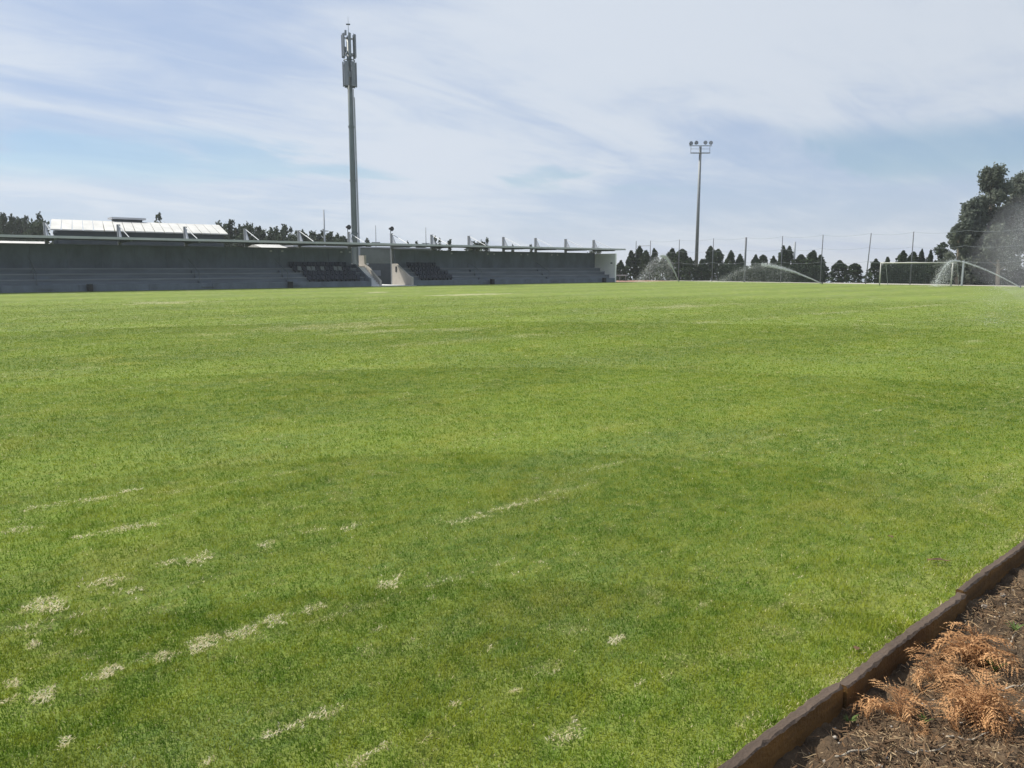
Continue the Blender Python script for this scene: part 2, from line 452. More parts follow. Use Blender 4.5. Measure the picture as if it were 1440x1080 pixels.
# worn places in the turf: (column, row, half width, half height, strength, chalkiness) surveyed from the eye point
WORN_SURVEY = [
    (66, 850, 44, 15, 1.5, 0.35), (46, 905, 14, 9, 1.2, 0.3), (62, 977, 26, 15, 1.5, 0.4), (150, 945, 32, 13, 1.2, 0.5),
    (285, 907, 32, 15, 1.4, 0.55), (335, 890, 40, 12, 1.2, 0.5), (385, 872, 40, 10, 1.0, 0.6), (440, 855, 40, 9, 0.75, 0.6), (225, 922, 40, 10, 0.8, 0.4),
    (150, 817, 40, 12, 0.9, 0.3), (185, 829, 28, 6, 1.0, 0.4), (278, 785, 30, 10, 1.0, 0.4), (238, 790, 20, 6, 0.8, 0.4), (375, 765, 16, 9, 0.8, 0.4), (492, 741, 18, 6, 1.1, 0.5), (440, 746, 26, 5, 0.5, 0.4),
    (548, 818, 24, 12, 1.0, 0.5), (865, 900, 16, 9, 1.3, 0.6), (395, 1026, 40, 10, 1.0, 0.5), (455, 1003, 40, 10, 0.6, 0.5), (93, 1043, 16, 13, 1.4, 0.4),
    (290, 1073, 28, 10, 1.0, 0.4), (795, 1032, 40, 22, 0.75, 0.4), (515, 1062, 40, 14, 0.8, 0.4), (715, 712, 60, 4, 0.8, 0.7), (660, 730, 50, 5, 0.7, 0.6), (790, 690, 60, 4, 0.5, 0.6), (850, 655, 60, 3.5, 0.5, 0.6),
    (180, 690, 28, 3.5, 1.0, 0.7), (130, 702, 40, 4, 0.7, 0.6), (60, 712, 50, 4.5, 0.7, 0.6), (20, 745, 40, 6, 0.7, 0.5), (180, 742, 70, 6, 0.7, 0.6), (120, 753, 30, 4, 0.8, 0.6), (45, 742, 20, 4, 0.6, 0.5),
    (20, 960, 18, 12, 0.9, 0.2), (10, 985, 30, 6, 1.1, 0.4), (60, 885, 30, 8, 0.5, 0.1), (230, 855, 30, 8, 0.55, 0.3), (110, 890, 14, 5, 0.6, 0.2),
    (690, 910, 12, 6, 0.7, 0.5), (725, 970, 18, 5, 0.9, 0.5), (640, 990, 20, 6, 0.6, 0.4), (780, 945, 12, 5, 0.8, 0.5), (940, 950, 12, 6, 0.7, 0.5), (990, 850, 14, 6, 0.55, 0.4), (900, 960, 9, 4, 0.7, 0.5),
    (580, 900, 12, 6, 0.5, 0.4), (610, 840, 14, 4, 0.55, 0.5), (725, 805, 9, 4, 0.8, 0.5), (760, 790, 14, 3, 0.6, 0.6), (1050, 1010, 20, 8, 0.4, 0.2), (530, 885, 16, 5, 0.6, 0.6),
    (1110, 845, 50, 8, 0.35, 0.1), (1420, 760, 40, 8, 0.45, 0.0), (1400, 690, 50, 8, 0.40, 0.0), (1430, 650, 40, 8, 0.35, 0.0), (1180, 955, 30, 10, 0.45, 0.0),
    # farther off
    (480, 458, 130, 6, 0.30, 0.15), (530, 466, 80, 3, 0.34, 0.2), (420, 461, 80, 3, 0.28, 0.1), (640, 463, 60, 3, 0.3, 0.2), (235, 425, 80, 3, 0.32, 0.15), (950, 431, 90, 3, 0.30, 0.15), (660, 414, 70, 1.2, 0.45, 0.4), (530, 411, 20, 1.2, 0.4, 0.3),
    (300, 470, 60, 3, 0.25, 0.1), (900, 540, 90, 3, 0.28, 0.2), (1010, 575, 60, 4, 0.25, 0.2), (690, 620, 90, 5, 0.28, 0.1), (480, 520, 60, 3, 0.25, 0.1), (860, 600, 60, 4, 0.28, 0.2), (1120, 560, 100, 4, 0.22, 0.2),
]
OLD_LINES = [(3.80, 0.05, 0.55), (4.75, 0.05, 0.65), (6.9, 0.07, 0.55), (7.8, 0.10, 0.40), (16.8, 0.35, 0.40)]
WORN = []
for cx, cy, hw, hh, st, ch in WORN_SURVEY:
    hw, hh = hw * 0.72, hh * 0.72
    p = gnd(cx, cy); q = gnd(cx + hw, cy - hw * 0.85 * (cy - 376) / (2013 - cx)); r_ = gnd(cx, cy - hh)
    a = Vector((q.x - p.x, q.y - p.y)); b = Vector((r_.x - p.x, r_.y - p.y))
    WORN.append((p.x, p.y, a, b, st, ch))


def worn_at(x, y):
    w = np.zeros_like(x); c = np.zeros_like(x)
    for px, py, a, b, st, ch in WORN:
        det = a.x * b.y - a.y * b.x
        reach = max(a.length, b.length) * 1.8
        k = np.nonzero((np.abs(x - px) < reach) & (np.abs(y - py) < reach))[0]
        if not len(k): continue
        dx = x[k] - px; dy = y[k] - py
        s = (dx * b.y - dy * b.x) / det; t = (dy * a.x - dx * a.y) / det
        d = np.sqrt(s * s + t * t)
        size = min(a.length, b.length)
        fq = min(3.0 / max(size, 0.03), 30)
        n = fbm(x[k] * fq + 5, y[k] * fq + 9, 4)
        v = st * np.clip((1.25 - d + (n - 0.5) * (1.5 if st > 1.1 else 2.6)) * 1.3, 0, 1)
        v = np.where(d < 1.7, v, 0)
        w[k] = np.maximum(w[k], v); c[k] = np.maximum(c[k], v * ch)
    # remains of old chalk lines and dry seams along the pitch
    for yl, hw_, st in OLD_LINES:
        k = np.nonzero(np.abs(y - yl) < hw_ * 2)[0]
        if not len(k): continue
        g = np.clip((fbm(x[k] * 0.45 + yl, y[k] * 0.2, 3) - 0.46) * 7, 0, 1) * np.clip((fbm(x[k] * 9 + 3 * yl, y[k] * 14, 3) - 0.30) * 2.5, 0, 1)
        v = st * np.exp(-((y[k] - yl) / hw_) ** 2) * g
        w[k] = np.maximum(w[k], v); c[k] = np.maximum(c[k], v * 0.6)
    # thatch flecks everywhere
    fl = np.clip((fbm(x * 5 + 40, y * 5 + 3, 4) - 0.64) * 7, 0, 1) * 0.30
    w = np.maximum(w, fl)
    return np.clip(w, 0, 1.4), np.clip(c, 0, 1)


def edge_y(x_): return 1.555 + 0.028 * (x_ - 3.0)      # line of the near edging


# ------------------------------------------------------------------ the setting: ground, pitch, path, sea
def grid(x, y):
    X, Y = np.meshgrid(x, y, indexing='ij')
    nx, ny = len(x), len(y)
    i = np.arange(nx * ny).reshape(nx, ny)
    F = np.stack([i[:-1, :-1], i[1:, :-1], i[1:, 1:], i[:-1, 1:]], -1).reshape(-1, 4)
    return X.ravel(), Y.ravel(), F


xs = np.concatenate([np.arange(-60, 100, 4.0), np.linspace(100, 112, 7), np.linspace(120, 400, 30)])
ys = np.concatenate([np.linspace(-400, -40, 30), np.arange(-36, 120, 4.0), np.linspace(125, 500, 30)])
xs = np.concatenate([np.linspace(-400, -64, 20), xs])
X, Y, F = grid(xs, ys)
drop = np.clip(np.clip((X - 106) / 90, 0, 1) + np.clip((-Y - 60) / 200, 0, 1) * 0.5, 0, 1)
Z = -0.26 - 32 * drop ** 1.4 - 10 * np.clip((np.hypot(X, Y) - 300) / 200, 0, 1)
me = np_mesh('ground', np.stack([X, Y, Z], 1), F, M['earth'], smooth=True)
tag(link('ground', me), kind='structure')

ang = np.linspace(0, 2 * math.pi, 97)[:-1]
sea = MB(); sea.add([(8000 * math.cos(a), 8000 * math.sin(a), -30) for a in ang], [tuple(range(96))])
tag(sea.build('sea', M['sea']), kind='structure')

x = np.arange(-40, 92.01, 0.3); y = np.linspace(0, 1, 234)
X, Y, F = grid(x, y)
Y = edge_y(X) + 0.02 + (71.45 - edge_y(X) - 0.02) * Y      # the sward starts at the edging
w, c = worn_at(X, Y)
n = fbm(X * 3, Y * 3)
lines = np.zeros_like(X)
def line_mask(d, hw, a): return np.clip(1 - np.abs(d) / hw, 0, 1) * a
inx = (X < 85.9); iny = (Y > 3.7) & (Y < 67.8)
lines = np.maximum(lines, line_mask(Y - 67.6, 0.28, 0.5) * inx)
lines = np.maximum(lines, line_mask(X - 85.8, 0.28, 0.5) * iny)
lines *= np.clip((n - 0.38) * 4, 0, 1)
far = np.clip((np.hypot(X, Y) - 14) / 14, 0, 1)
A = np.stack([n, np.clip(w * 0.75, 0, 1) * far, np.clip(c * 0.6 * far + lines, 0, 1), np.ones_like(n)], 1)
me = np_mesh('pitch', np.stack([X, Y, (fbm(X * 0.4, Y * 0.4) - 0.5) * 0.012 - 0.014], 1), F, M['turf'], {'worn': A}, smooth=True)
tag(link('pitch', me), kind='structure')

# paved surrounds behind the goal line and in front of the stand passage
pv = MB(); pv.box(92.3, 97.5, 1.7, 78, -0.3, -0.016); tag(pv.build('path', M['path']), kind='structure')
pv = MB(); pv.box(78.6, 92.3, 71.5, 82, -0.3, -0.02); tag(pv.build('pavement', M['terracotta']), kind='structure')
pv = MB(); pv.box(40.7, 46.0, 70.9, 92, -0.3, 0.03); tag(pv.build('walkway', M['concrete_pale']), kind='structure')


# ------------------------------------------------------------------ thin summer haze round the whole place
hz = bpy.data.materials.new('haze'); hz.use_nodes = True
hn = hz.node_tree; hn.nodes.clear()
vo = hn.nodes.new('ShaderNodeVolumePrincipled'); vo.inputs['Color'].default_value = (0.90, 0.94, 1.0, 1); vo.inputs['Density'].default_value = HAZE; vo.inputs['Anisotropy'].default_value = 0.1
ho = hn.nodes.new('ShaderNodeOutputMaterial'); hn.links.new(vo.outputs[0], ho.inputs['Volume'])
tag(MB().box(-9000, 9000, -9000, 9000, -44, 37.5).build('haze', hz), kind='stuff')


# ------------------------------------------------------------------ grandstand
def grandstand():
    Y0, Y1 = 71.5, 75.3
    rise, tread, base = 0.45, 0.85, 0.54
    root = empty('grandstand', (35, Y0, 0))
    tag(root, 'long grey concrete grandstand under a thin cantilever roof, across the pitch', 'grandstand')
    inv = Matrix.Translation((-35, -Y0, 0))

    def part(mb, name, mats, parent=root, label=None):
        me = mb.mesh(name, mats); me.transform(inv)
        o = link(name, me, parent)
        if label: o['label'] = label
        return o

    blocks = [(-8.0, 40.6), (46.0, 78.2)]
    for bx0, bx1 in blocks:
        # front wall in panels
        n = max(1, round((bx1 - bx0) / 5.5)); st = (bx1 - bx0) / n
        for i in range(n):
            a = bx0 + st * i + 0.012; b = bx0 + st * (i + 1) - 0.012
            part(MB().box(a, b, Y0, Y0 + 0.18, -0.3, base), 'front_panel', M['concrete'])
        for k in range(4):
            z = base + rise * k; ya = Y0 + 0.18 + tread * k
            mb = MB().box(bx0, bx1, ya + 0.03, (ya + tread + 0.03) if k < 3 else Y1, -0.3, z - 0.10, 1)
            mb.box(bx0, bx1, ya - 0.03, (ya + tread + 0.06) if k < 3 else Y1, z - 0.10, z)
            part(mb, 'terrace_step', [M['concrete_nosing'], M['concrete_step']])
        n = max(1, round((bx1 - bx0) / 2.75)); st = (bx1 - bx0) / n
        for i in range(n):
            a = bx0 + st * i + 0.008; b = bx0 + st * (i + 1) - 0.008
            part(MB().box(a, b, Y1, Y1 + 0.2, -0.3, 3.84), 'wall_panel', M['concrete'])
        part(MB().box(bx0 - 0.02, bx1 + 0.02, Y1 - 0.04, Y1 + 0.24, 3.842, 3.92), 'wall_coping', M['concrete_step'])
    # vents low under the coping, in pairs
    for px in (381, 397, 480, 492, 635, 686, 695, 733, 742, 776, 784):
        xx = on_y(px, 354, Y1).x
        part(MB().box(xx - 0.12, xx + 0.12, Y1 - 0.012, Y1 - 0.002, 3.50, 3.66), 'wall_vent', M['steel_pale'])
    # end parapet of the left block follows the terraces; the right block shows its whole stepped side
    prof = lambda d: [(Y0 - 0.02, -0.3), (Y0 - 0.02, base + d), (Y0 + 0.5, base + 0.12 + d), (Y1 - 0.6, 2.02 + d), (Y1 + 0.2, 2.02 + d), (Y1 + 0.2, -0.3)]
    part(MB().prism(prof(0.28), 'x', 40.6, 40.8), 'end_parapet', M['concrete'])
    part(MB().prism(prof(0.35), 'x', 45.75, 46.0), 'end_wall', M['concrete_sunlit'], label='sunlit beige stepped end wall beside the passage')
    part(MB().box(45.72, 45.748, 74.45, 74.75, 1.45, 2.05), 'wall_hatch', M['black'])
    ew = MB().prism([(Y0 - 0.02, -0.3), (Y0 - 0.02, 3.80), (Y1 + 0.2, 3.80), (Y1 + 0.2, -0.3)], 'x', 78.2, 78.42)
    part(ew, 'end_wall', M['white_paint'], label='pale full-height end wall nearest the corner')
    part(MB().box(78.18, 78.198, 72.0, 72.35, 2.45, 2.62), 'wall_lamp', M['steel_dark'])
    # stair flights let into the terraces
    for sx in (11.3, 24.0, 32.4, 56.2, 67.0):
        for k in range(8):
            yy = Y0 + 0.2 + 0.425 * k
            if k % 2 == 0: part(MB().box(sx - 0.55, sx + 0.55, yy - 0.30, yy - 0.025, 0.2, base + rise * (k // 2) - 0.22), 'stair_tread', M['concrete'])
        rail = MB()
        rail.tube([(sx - 0.6, Y0 + 0.3, base + 0.9), (sx - 0.6, Y1 - 0.6, base + 2.2)], 0.025, 6)
        for k in range(3): rail.tube([(sx - 0.6, Y0 + 0.4 + 1.3 * k, base + 0.4 * k), (sx - 0.6, Y0 + 0.4 + 1.3 * k, base + 0.93 + 0.45 * k)], 0.02, 6)
        part(rail, 'handrail', M['steel_dark'])
    # masts, ties and roof
    masts = [1.3, 6.8, 12.25, 17.9, 23.6, 29.3, 34.9, 40.6, 45.9, 51.3, 56.7, 62.1, 67.5, 72.9, 78.3, -4.2]
    for mx_ in masts:
        m0 = part(MB().box(mx_ - 0.13, mx_ + 0.13, Y1 + 0.24, Y1 + 0.50, -0.3, 5.72), 'mast', M['steel'])
        mb = MB().prism([(Y1 - 0.5, 4.50), (Y1 + 0.238, 4.50), (Y1 + 0.238, 5.55)], 'x', mx_ - 0.05, mx_ + 0.05)
        part(mb, 'mast_gusset', M['steel_pale'], m0)
        part(MB().tube([(mx_, Y1 + 0.24, 5.62), (mx_, 72.4, 4.52)], 0.04, 6), 'tie_rod', M['steel_pale'], m0)
        part(MB().box(mx_ - 0.1, mx_ + 0.1, 71.75, Y1 + 0.238, 4.13, 4.275), 'roof_beam', M['roof_under'], m0)
    edges = [-9.5] + [m_ + 2.75 for m_ in sorted(masts)][:-1] + [80.2]
    for a, b in zip(edges[:-1], edges[1:]):
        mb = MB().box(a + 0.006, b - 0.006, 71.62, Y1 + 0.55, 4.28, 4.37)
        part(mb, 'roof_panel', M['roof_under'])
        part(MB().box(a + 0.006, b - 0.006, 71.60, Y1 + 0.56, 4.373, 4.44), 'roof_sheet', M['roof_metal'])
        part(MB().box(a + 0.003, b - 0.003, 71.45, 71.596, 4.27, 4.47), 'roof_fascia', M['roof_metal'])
    # seats: one mesh shared by every copy
    sm = MB()
    sm.box(-0.21, 0.21, -0.20, 0.20, 0.20, 0.25)
    sm.prism([(0.17, 0.25), (0.24, 0.25), (0.31, 0.62), (0.25, 0.62)], 'x', -0.21, 0.21)
    sm.box(-0.05, 0.05, 0.05, 0.17, 0.0, 0.20)
    dark = sm.mesh('seat', M['navy']); pale = sm.mesh('seat', M['seat_grey'])
    for k in range(4):
        yy = Y0 + 0.18 + tread * k + 0.45; z = base + rise * k
        for (x0, x1) in (((34.0 if k < 2 else 33.3), 40.2), (47.3, 51.6 + (0.5 if k < 2 else 0))):
            nn = int((x1 - x0) / 0.5)
            for i in range(nn):
                grey = (k == 2 and x0 < 45 and i in (1, 3, 4, 6, 9, 10))
                o = link('seat', pale if grey else dark, root); o.location = (x0 + 0.25 + 0.5 * i - 35, yy - Y0, z)
                if grey: o['label'] = 'pale grey seat among the navy ones'
    return root


grandstand()


def stair_block():
    """open stair with solid side walls in the passage between the two halves of the stand"""
    root = empty('concrete_stair', (41.6, 73.0, 0))
    tag(root, 'pale concrete staircase climbing beside the passage through the grandstand', 'staircase')
    mb = MB().prism([(72.0, -0.3), (72.0, 0.55), (75.2, 2.35), (75.2, 3.25), (76.4, 3.25), (76.4, -0.3)], 'x', 42.1, 42.35)
    me = mb.mesh('side_wall', M['concrete_sunlit']); me.transform(Matrix.Translation((-41.6, -73, 0))); link('side_wall', me, root)
    for k in range(9):
        mb = MB().box(40.82, 42.095, 72.1 + 0.34 * k, 72.1 + 0.34 * (k + 1) - 0.004, -0.3, 0.2 + 0.22 * k)
        me = mb.mesh('step', M['concrete_pale']); me.transform(Matrix.Translation((-41.6, -73, 0))); link('step', me, root)
    mb = MB().box(40.82, 42.095, 75.17, 76.4, -0.3, 2.1)
    me = mb.mesh('landing', M['concrete_sunlit']); me.transform(Matrix.Translation((-41.6, -73, 0))); link('landing', me, root)


stair_block()


def clubhouse():
    """low building seen through the passage"""
    root = empty('clubhouse', (46, 86, 0))
    tag(root, 'low grey-green building with dark doors seen through the grandstand passage', 'building')
    def part(mb, name, mt, parent=root):
        me = mb.mesh(name, mt); me.transform(Matrix.Translation((-46, -86, 0))); return link(name, me, parent)
    part(MB().box(39, 58, 86, 93, 2.45, 4.35), 'upper_wall', M['green_grey_wall'])
    part(MB().box(39, 58, 86.02, 93, -0.3, 2.447), 'lower_wall', M['dark_wall'])
    part(MB().box(38.8, 58.2, 85.8, 93.2, 4.353, 4.5), 'roof', M['roof_metal'])
    part(MB().box(46.0, 48.6, 85.75, 85.97, 2.30, 2.45), 'lintel', M['white_paint'])
    part(MB().box(44.6, 45.6, 85.80, 85.97, 2.02, 2.45), 'sign_board', M['white_paint'])
    for a, mt in ((44.2, 'navy'), (45.2, 'navy'), (46.2, 'antenna'), (47.25, 'navy'), (48.3, 'steel')):
        d = part(MB().box(a, a + 0.9, 85.93, 86.015, 0.05, 2.0), 'door', M[mt])
        part(MB().box(a + 0.75, a + 0.8, 85.88, 85.928, 0.95, 1.1), 'handle', M['steel_pale'], d)
    part(MB().box(49.2, 50.4, 85.9, 86.017, 0.9, 1.6), 'window', M['antenna'])


clubhouse()

# dark boxes at the foot of the front wall
for px, lab in ((126, 'small dark box at the foot of the stand wall near its left end'), (408, 'small dark box at the foot of the stand wall left of the navy seats'),
                (692, 'small dark box at the foot of the stand wall right of the passage'), (849, 'small dark box at the foot of the stand wall near its right end')):
    xx = on_y(px, 403, 71.3).x
    r = empty('utility_box', (xx, 71.2, 0)); tag(r, lab, 'box', 'dark boxes along the grandstand wall')
    MB().box(-0.2, 0.2, -0.15, 0.2, -0.02, 0.58).build('cabinet', M['black'], r)
    MB().box(-0.22, 0.22, -0.17, 0.22, 0.582, 0.62).build('lid', M['steel_dark'], r)

# loudspeakers on two roof masts
for mx_, lab in ((40.6, 'dark loudspeaker on the roof mast in front of the antenna tower'), (45.9, 'dark loudspeaker on the roof mast above the passage')):
    r = empty('loudspeaker', (mx_ - 0.25, 75.45, 5.72)); tag(r, lab, 'loudspeaker', 'loudspeakers on the roof masts')
    MB().tube([(0, 0, 0), (0, 0, 0.35)], 0.04, 6).build('bracket', M['steel_dark'], r)
    MB().tube([(0, 0.2, 0.5), (0, -0.05, 0.5), (0, -0.3, 0.47)], [0.12, 0.14, 0.27], 10).build('horn', M['black'], r)


# ------------------------------------------------------------------ buildings behind the stand
def warehouse():
    e0 = on_y(70, 322, 84.0); e1 = on_y(321, 328.5, 84.0)
    x0, x1, ze = e0.x, e1.x, (e0.z + e1.z) / 2
    r0 = on_y(72, 308, 92.0); zr = r0.z
    xr = on_y(308, 315, 92.0).x
    root = empty('warehouse', ((x0 + x1) / 2, 84, 0))
    tag(root, 'long shed with white sheet-metal roof rising behind the left half of the stand', 'building')
    cx = (x0 + x1) / 2
    def part(mb, name, mt, parent=root):
        me = mb.mesh(name, mt); me.transform(Matrix.Translation((-cx, -84, 0))); return link(name, me, parent)
    part(MB().box(x0 + 0.65, x1 - 0.3, 84.6, 86.4, -0.3, ze - 0.06), 'wall', M['dark_wall'])
    n = 18
    rx0, rx1 = x0, x1
    for i in range(n):
        a = x0 + (x1 - x0) * i / n + 0.04; b = x0 + (x1 - x0) * (i + 1) / n - 0.04
        ra = r0.x + (xr - r0.x) * i / n + 0.02; rb = r0.x + (xr - r0.x) * (i + 1) / n - 0.02
        mb = MB()
        mb.add([(a, 84, ze), (b, 84, ze), (rb, 92, zr), (ra, 92, zr), (a, 84, ze - 0.12), (b, 84, ze - 0.12), (rb, 92, zr - 0.12), (ra, 92, zr - 0.12)],
               [(0, 1, 2, 3), (7, 6, 5, 4), (0, 4, 5, 1), (1, 5, 6, 2), (2, 6, 7, 3), (3, 7, 4, 0)])
        part(mb, 'roof_sheet', M['white_roof'])
    # far slope
    part(MB().prism([(92.01, zr), (100, ze), (100, ze - 0.1), (92.01, zr - 0.1)], 'x', r0.x + 5, xr), 'rear_roof', M['white_roof'])
    part(MB().prism([(x0 + 0.3, 84.5), (r0.x + 0.3, 92), (r0.x + 0.6, 92), (x0 + 0.6, 84.5)], 'z', 0, ze - 0.3), 'gable', M['dark_wall'])
    v0 = on_y(155, 310, 92.3); v1 = on_y(203, 310, 92.3)
    part(MB().box(v0.x, v1.x, 91.6, 93.4, zr + 0.22, zr + 0.42), 'ridge_vent', M['roof_metal'])
    part(MB().box(v0.x + 0.3, v1.x - 0.3, 92.0, 93.0, zr - 0.05, zr + 0.219), 'vent_base', M['dark_wall'])


warehouse()


def outbuilding(p0, p1, y, ztop, label, mt):
    root = empty('outbuilding', ((p0 + p1) / 2, y, 0)); tag(root, label, 'building')
    h = (p1 - p0) / 2
    MB().box(-h, h, 0, 5, -0.3, ztop - 0.5).build('wall', M[mt], root)
    MB().prism([(-0.4, ztop - 0.498), (2.5, ztop), (5.4, ztop - 0.498)], 'x', -h - 0.3, h + 0.3).build('roof', M['white_roof'], root)
    MB().box(-h * 0.5, -h * 0.2, -0.03, -0.004, 1.0, 2.2).build('window', M['navy'], root)


outbuilding(on_y(-15, 340, 82).x, on_y(68, 340, 82).x, 82, 4.35, 'low white building glimpsed between the stand wall and roof at far left', 'white_paint')
outbuilding(on_y(372, 346, 84).x, on_y(402, 346, 84).x, 84, 4.55, 'small white shed glimpsed under the stand roof near its middle', 'white_paint')


# ------------------------------------------------------------------ masts and poles
def antenna_mast():
    bx, by = 45.0, 82.5
    D = Vector((bx, by)).dot(Vector((math.cos(R(YAW)), math.sin(R(YAW)))))
    zat = lambda py: at(495, D, py).z
    ztop, zl0, zl1, zu0, zu1, zrod = zat(56), zat(122), zat(88), zat(81), zat(49), zat(20)
    root = empty('antenna_mast', (bx, by, -0.25)); tag(root, 'very tall dark mobile phone mast with panel antennas at its top', 'antenna mast')
    root_z = 0.25
    MB().tube([(0, 0, 0), (0, 0, ztop * 0.5), (0, 0, ztop + 0.3)], [0.36, 0.32, 0.26], 14).build('pole', M['mast_paint'], root, smooth=True)
    for k in range(3):
        z = ztop * (0.22 + 0.22 * k); rr = 0.36 - 0.10 * z / ztop
        MB().tube([(0, 0, z), (0, 0, z + 0.18)], rr + 0.07, 14).build('flange', M['mast_paint'], root)
    ld = MB()
    rt = Vector((_rt.x, _rt.y))
    o = lambda s, t: (rt.x * s - rt.y * t * 0, rt.y * s, 0)
    for off in (0.0, 0.32):
        b = Vector((rt.x, rt.y, 0)); f_ = Vector((-rt.y, rt.x, 0))
        p0 = b * 0.56 + f_ * (off - 0.16); p1 = b * 0.46 + f_ * (off - 0.16)
        ld.tube([p0 + Vector((0, 0, 2)), p1 + Vector((0, 0, ztop - 6))], 0.03, 5)
    ladder = ld.build('ladder', M['cable'], root)
    for k in range(26):
        z = 2.5 + k * (ztop - 9) / 25; rr = 0.56 - 0.10 * (z - 2) / (ztop - 8)
        p = b * rr
        MB().tube([p - f_ * 0.2 + Vector((0, 0, z)), p + f_ * 0.2 + Vector((0, 0, z))], 0.03, 5).build('rung', M['cable'], ladder)
    cb = MB()
    for s in (-0.08, 0.0, 0.08): cb.tube([b * 0.45 + f_ * s + Vector((0, 0, 1)), b * 0.36 + f_ * s + Vector((0, 0, zl0))], 0.035, 5)
    cb.build('feeder_cable', M['cable'], root)

    def panels(z0, z1, rad, n, wd, dp, ph, skip=()):
        for i in range(n):
            if i in skip: continue
            a = ph + 2 * math.pi * i / n
            mb = MB()
            mb.box(-dp / 2, dp / 2, -wd / 2, wd / 2, 0, z1 - z0)
            me = mb.mesh('panel_antenna', M['antenna'])
            o_ = link('panel_antenna', me, root); o_.location = (rad * math.cos(a), rad * math.sin(a), z0 + root_z); o_.rotation_euler = (0, 0, a)
            br = MB()
            for zz in (0.35, z1 - z0 - 0.4): br.tube([(-rad, 0, zz), (-dp / 2, 0, zz)], 0.045, 6)
            br.tube([(-dp / 2 - 0.1, 0, -0.15), (-dp / 2 - 0.1, 0, z1 - z0 + 0.1)], 0.045, 6)
            br.build('bracket', M['steel_dark'], o_)
    panels(zu0, zu1, 0.78, 6, 0.27, 0.12, R(10))
    panels(zl0, zl1, 0.72, 6, 0.42, 0.16, R(35))
    for z in (zl0 + 0.1, zl1 + 0.2, zu0 + 0.3):
        mb = MB(); pts = [(0.62 * math.cos(R(30 * k)), 0.62 * math.sin(R(30 * k)), z + root_z) for k in range(13)]
        mb.tube(pts, 0.06, 5, cap=False); mb.build('ring', M['steel_dark'], root)
    for a, z in ((0.6, zl1 - 1.0), (2.5, zu0 + 0.8), (4.2, zl0 + 1.2)):
        MB().box(-0.16, 0.16, -0.14, 0.14, 0, 0.6).build('radio_unit', M['antenna'], root, loc=(0.5 * math.cos(a), 0.5 * math.sin(a), z))
    MB().tube([(0, 0, ztop + 0.3), (0, 0, zrod)], [0.05, 0.015], 6).build('lightning_rod', M['cable'], root)
    MB().tube([(0, 0, ztop + 1.9), (0.25, 0, ztop + 1.95), (-0.2, 0.1, ztop + 1.9)], 0.08, 6).build('beacon', M['steel_dark'], root)
    MB().box(-0.09, 0.09, -0.09, 0.09, ztop + 0.7, ztop + 1.25).build('camera_box', M['antenna'], root, loc=(-0.32, 0.1, 0))


antenna_mast()


def floodlight_mast():
    p = at(979, 124); p.z = 0
    root = empty('floodlight_mast', (p.x, p.y, -0.25), R(YAW - 90)); tag(root, 'tall grey floodlight mast with four lamps beyond the pitch corner', 'floodlight')
    z = lambda py: at(985, 124, py).z + 0.25
    MB().tube([(0, 0, 0), (0, 0, z(206))], [0.29, 0.19], 12).build('pole', M['steel'], root, smooth=True)
    zp = z(215); zt = z(205)
    pf = MB().box(-1.5, 1.5, -0.3, 0.3, zp - 0.06, zp + 0.02).build('platform', M['steel'], root)
    rl = MB()
    for sx in (-1.48, 1.48): rl.tube([(sx, 0, zp), (sx, 0, zt)], 0.035, 6)
    rl.tube([(-1.48, 0, zp + 0.6), (1.48, 0, zp + 0.6)], 0.025, 6)
    rl.build('railing', M['steel'], pf)
    MB().box(-1.75, 1.75, -0.06, 0.06, zt - 0.05, zt + 0.05).build('crossbar', M['steel'], root)
    for sx, dz in ((-1.55, 0.0), (-0.72, 0.08), (0.75, 0.08), (1.6, 0.05)):
        h = empty('floodlight_head', (sx, -0.1, zt + 0.33 + dz)); h.parent = root; h.rotation_euler = (R(-12), 0, R(-20 * (1 if sx > 0 else -1)))
        MB().tube([(0, 0.28, 0), (0, 0.1, 0), (0, -0.18, 0)], [0.12, 0.24, 0.31], 12).build('housing', M['steel_dark'], h)
        MB().tube([(0, -0.181, 0), (0, -0.195, 0)], 0.28, 12).build('lens', M['antenna'], h)


floodlight_mast()

# slim poles behind the stand
for px, ptop, dep, rad, lab in ((458, 295, 118, 0.13, 'grey utility pole behind the stand left of the antenna tower'), (529.5, 317, 110, 0.08, 'thin pole behind the stand just right of the antenna tower'),
                                (599.5, 320, 125, 0.08, 'thin pole behind the stand over the right block of seats')):
    p = at(px, dep); h = at(px, dep, ptop).z
    r = empty('utility_pole', (p.x, p.y, -0.25), R(YAW - 90)); tag(r, lab, 'pole', 'poles behind the grandstand')
    MB().tube([(0, 0, 0), (0, 0, h + 0.25)], [rad * 1.2, rad * 0.8], 8).build('shaft', M['cable'], r, smooth=True)
    MB().box(-0.6, 0.6, -0.06, 0.06, h * 0.72, h * 0.72 + 0.12).build('crossarm', M['steel'], r)

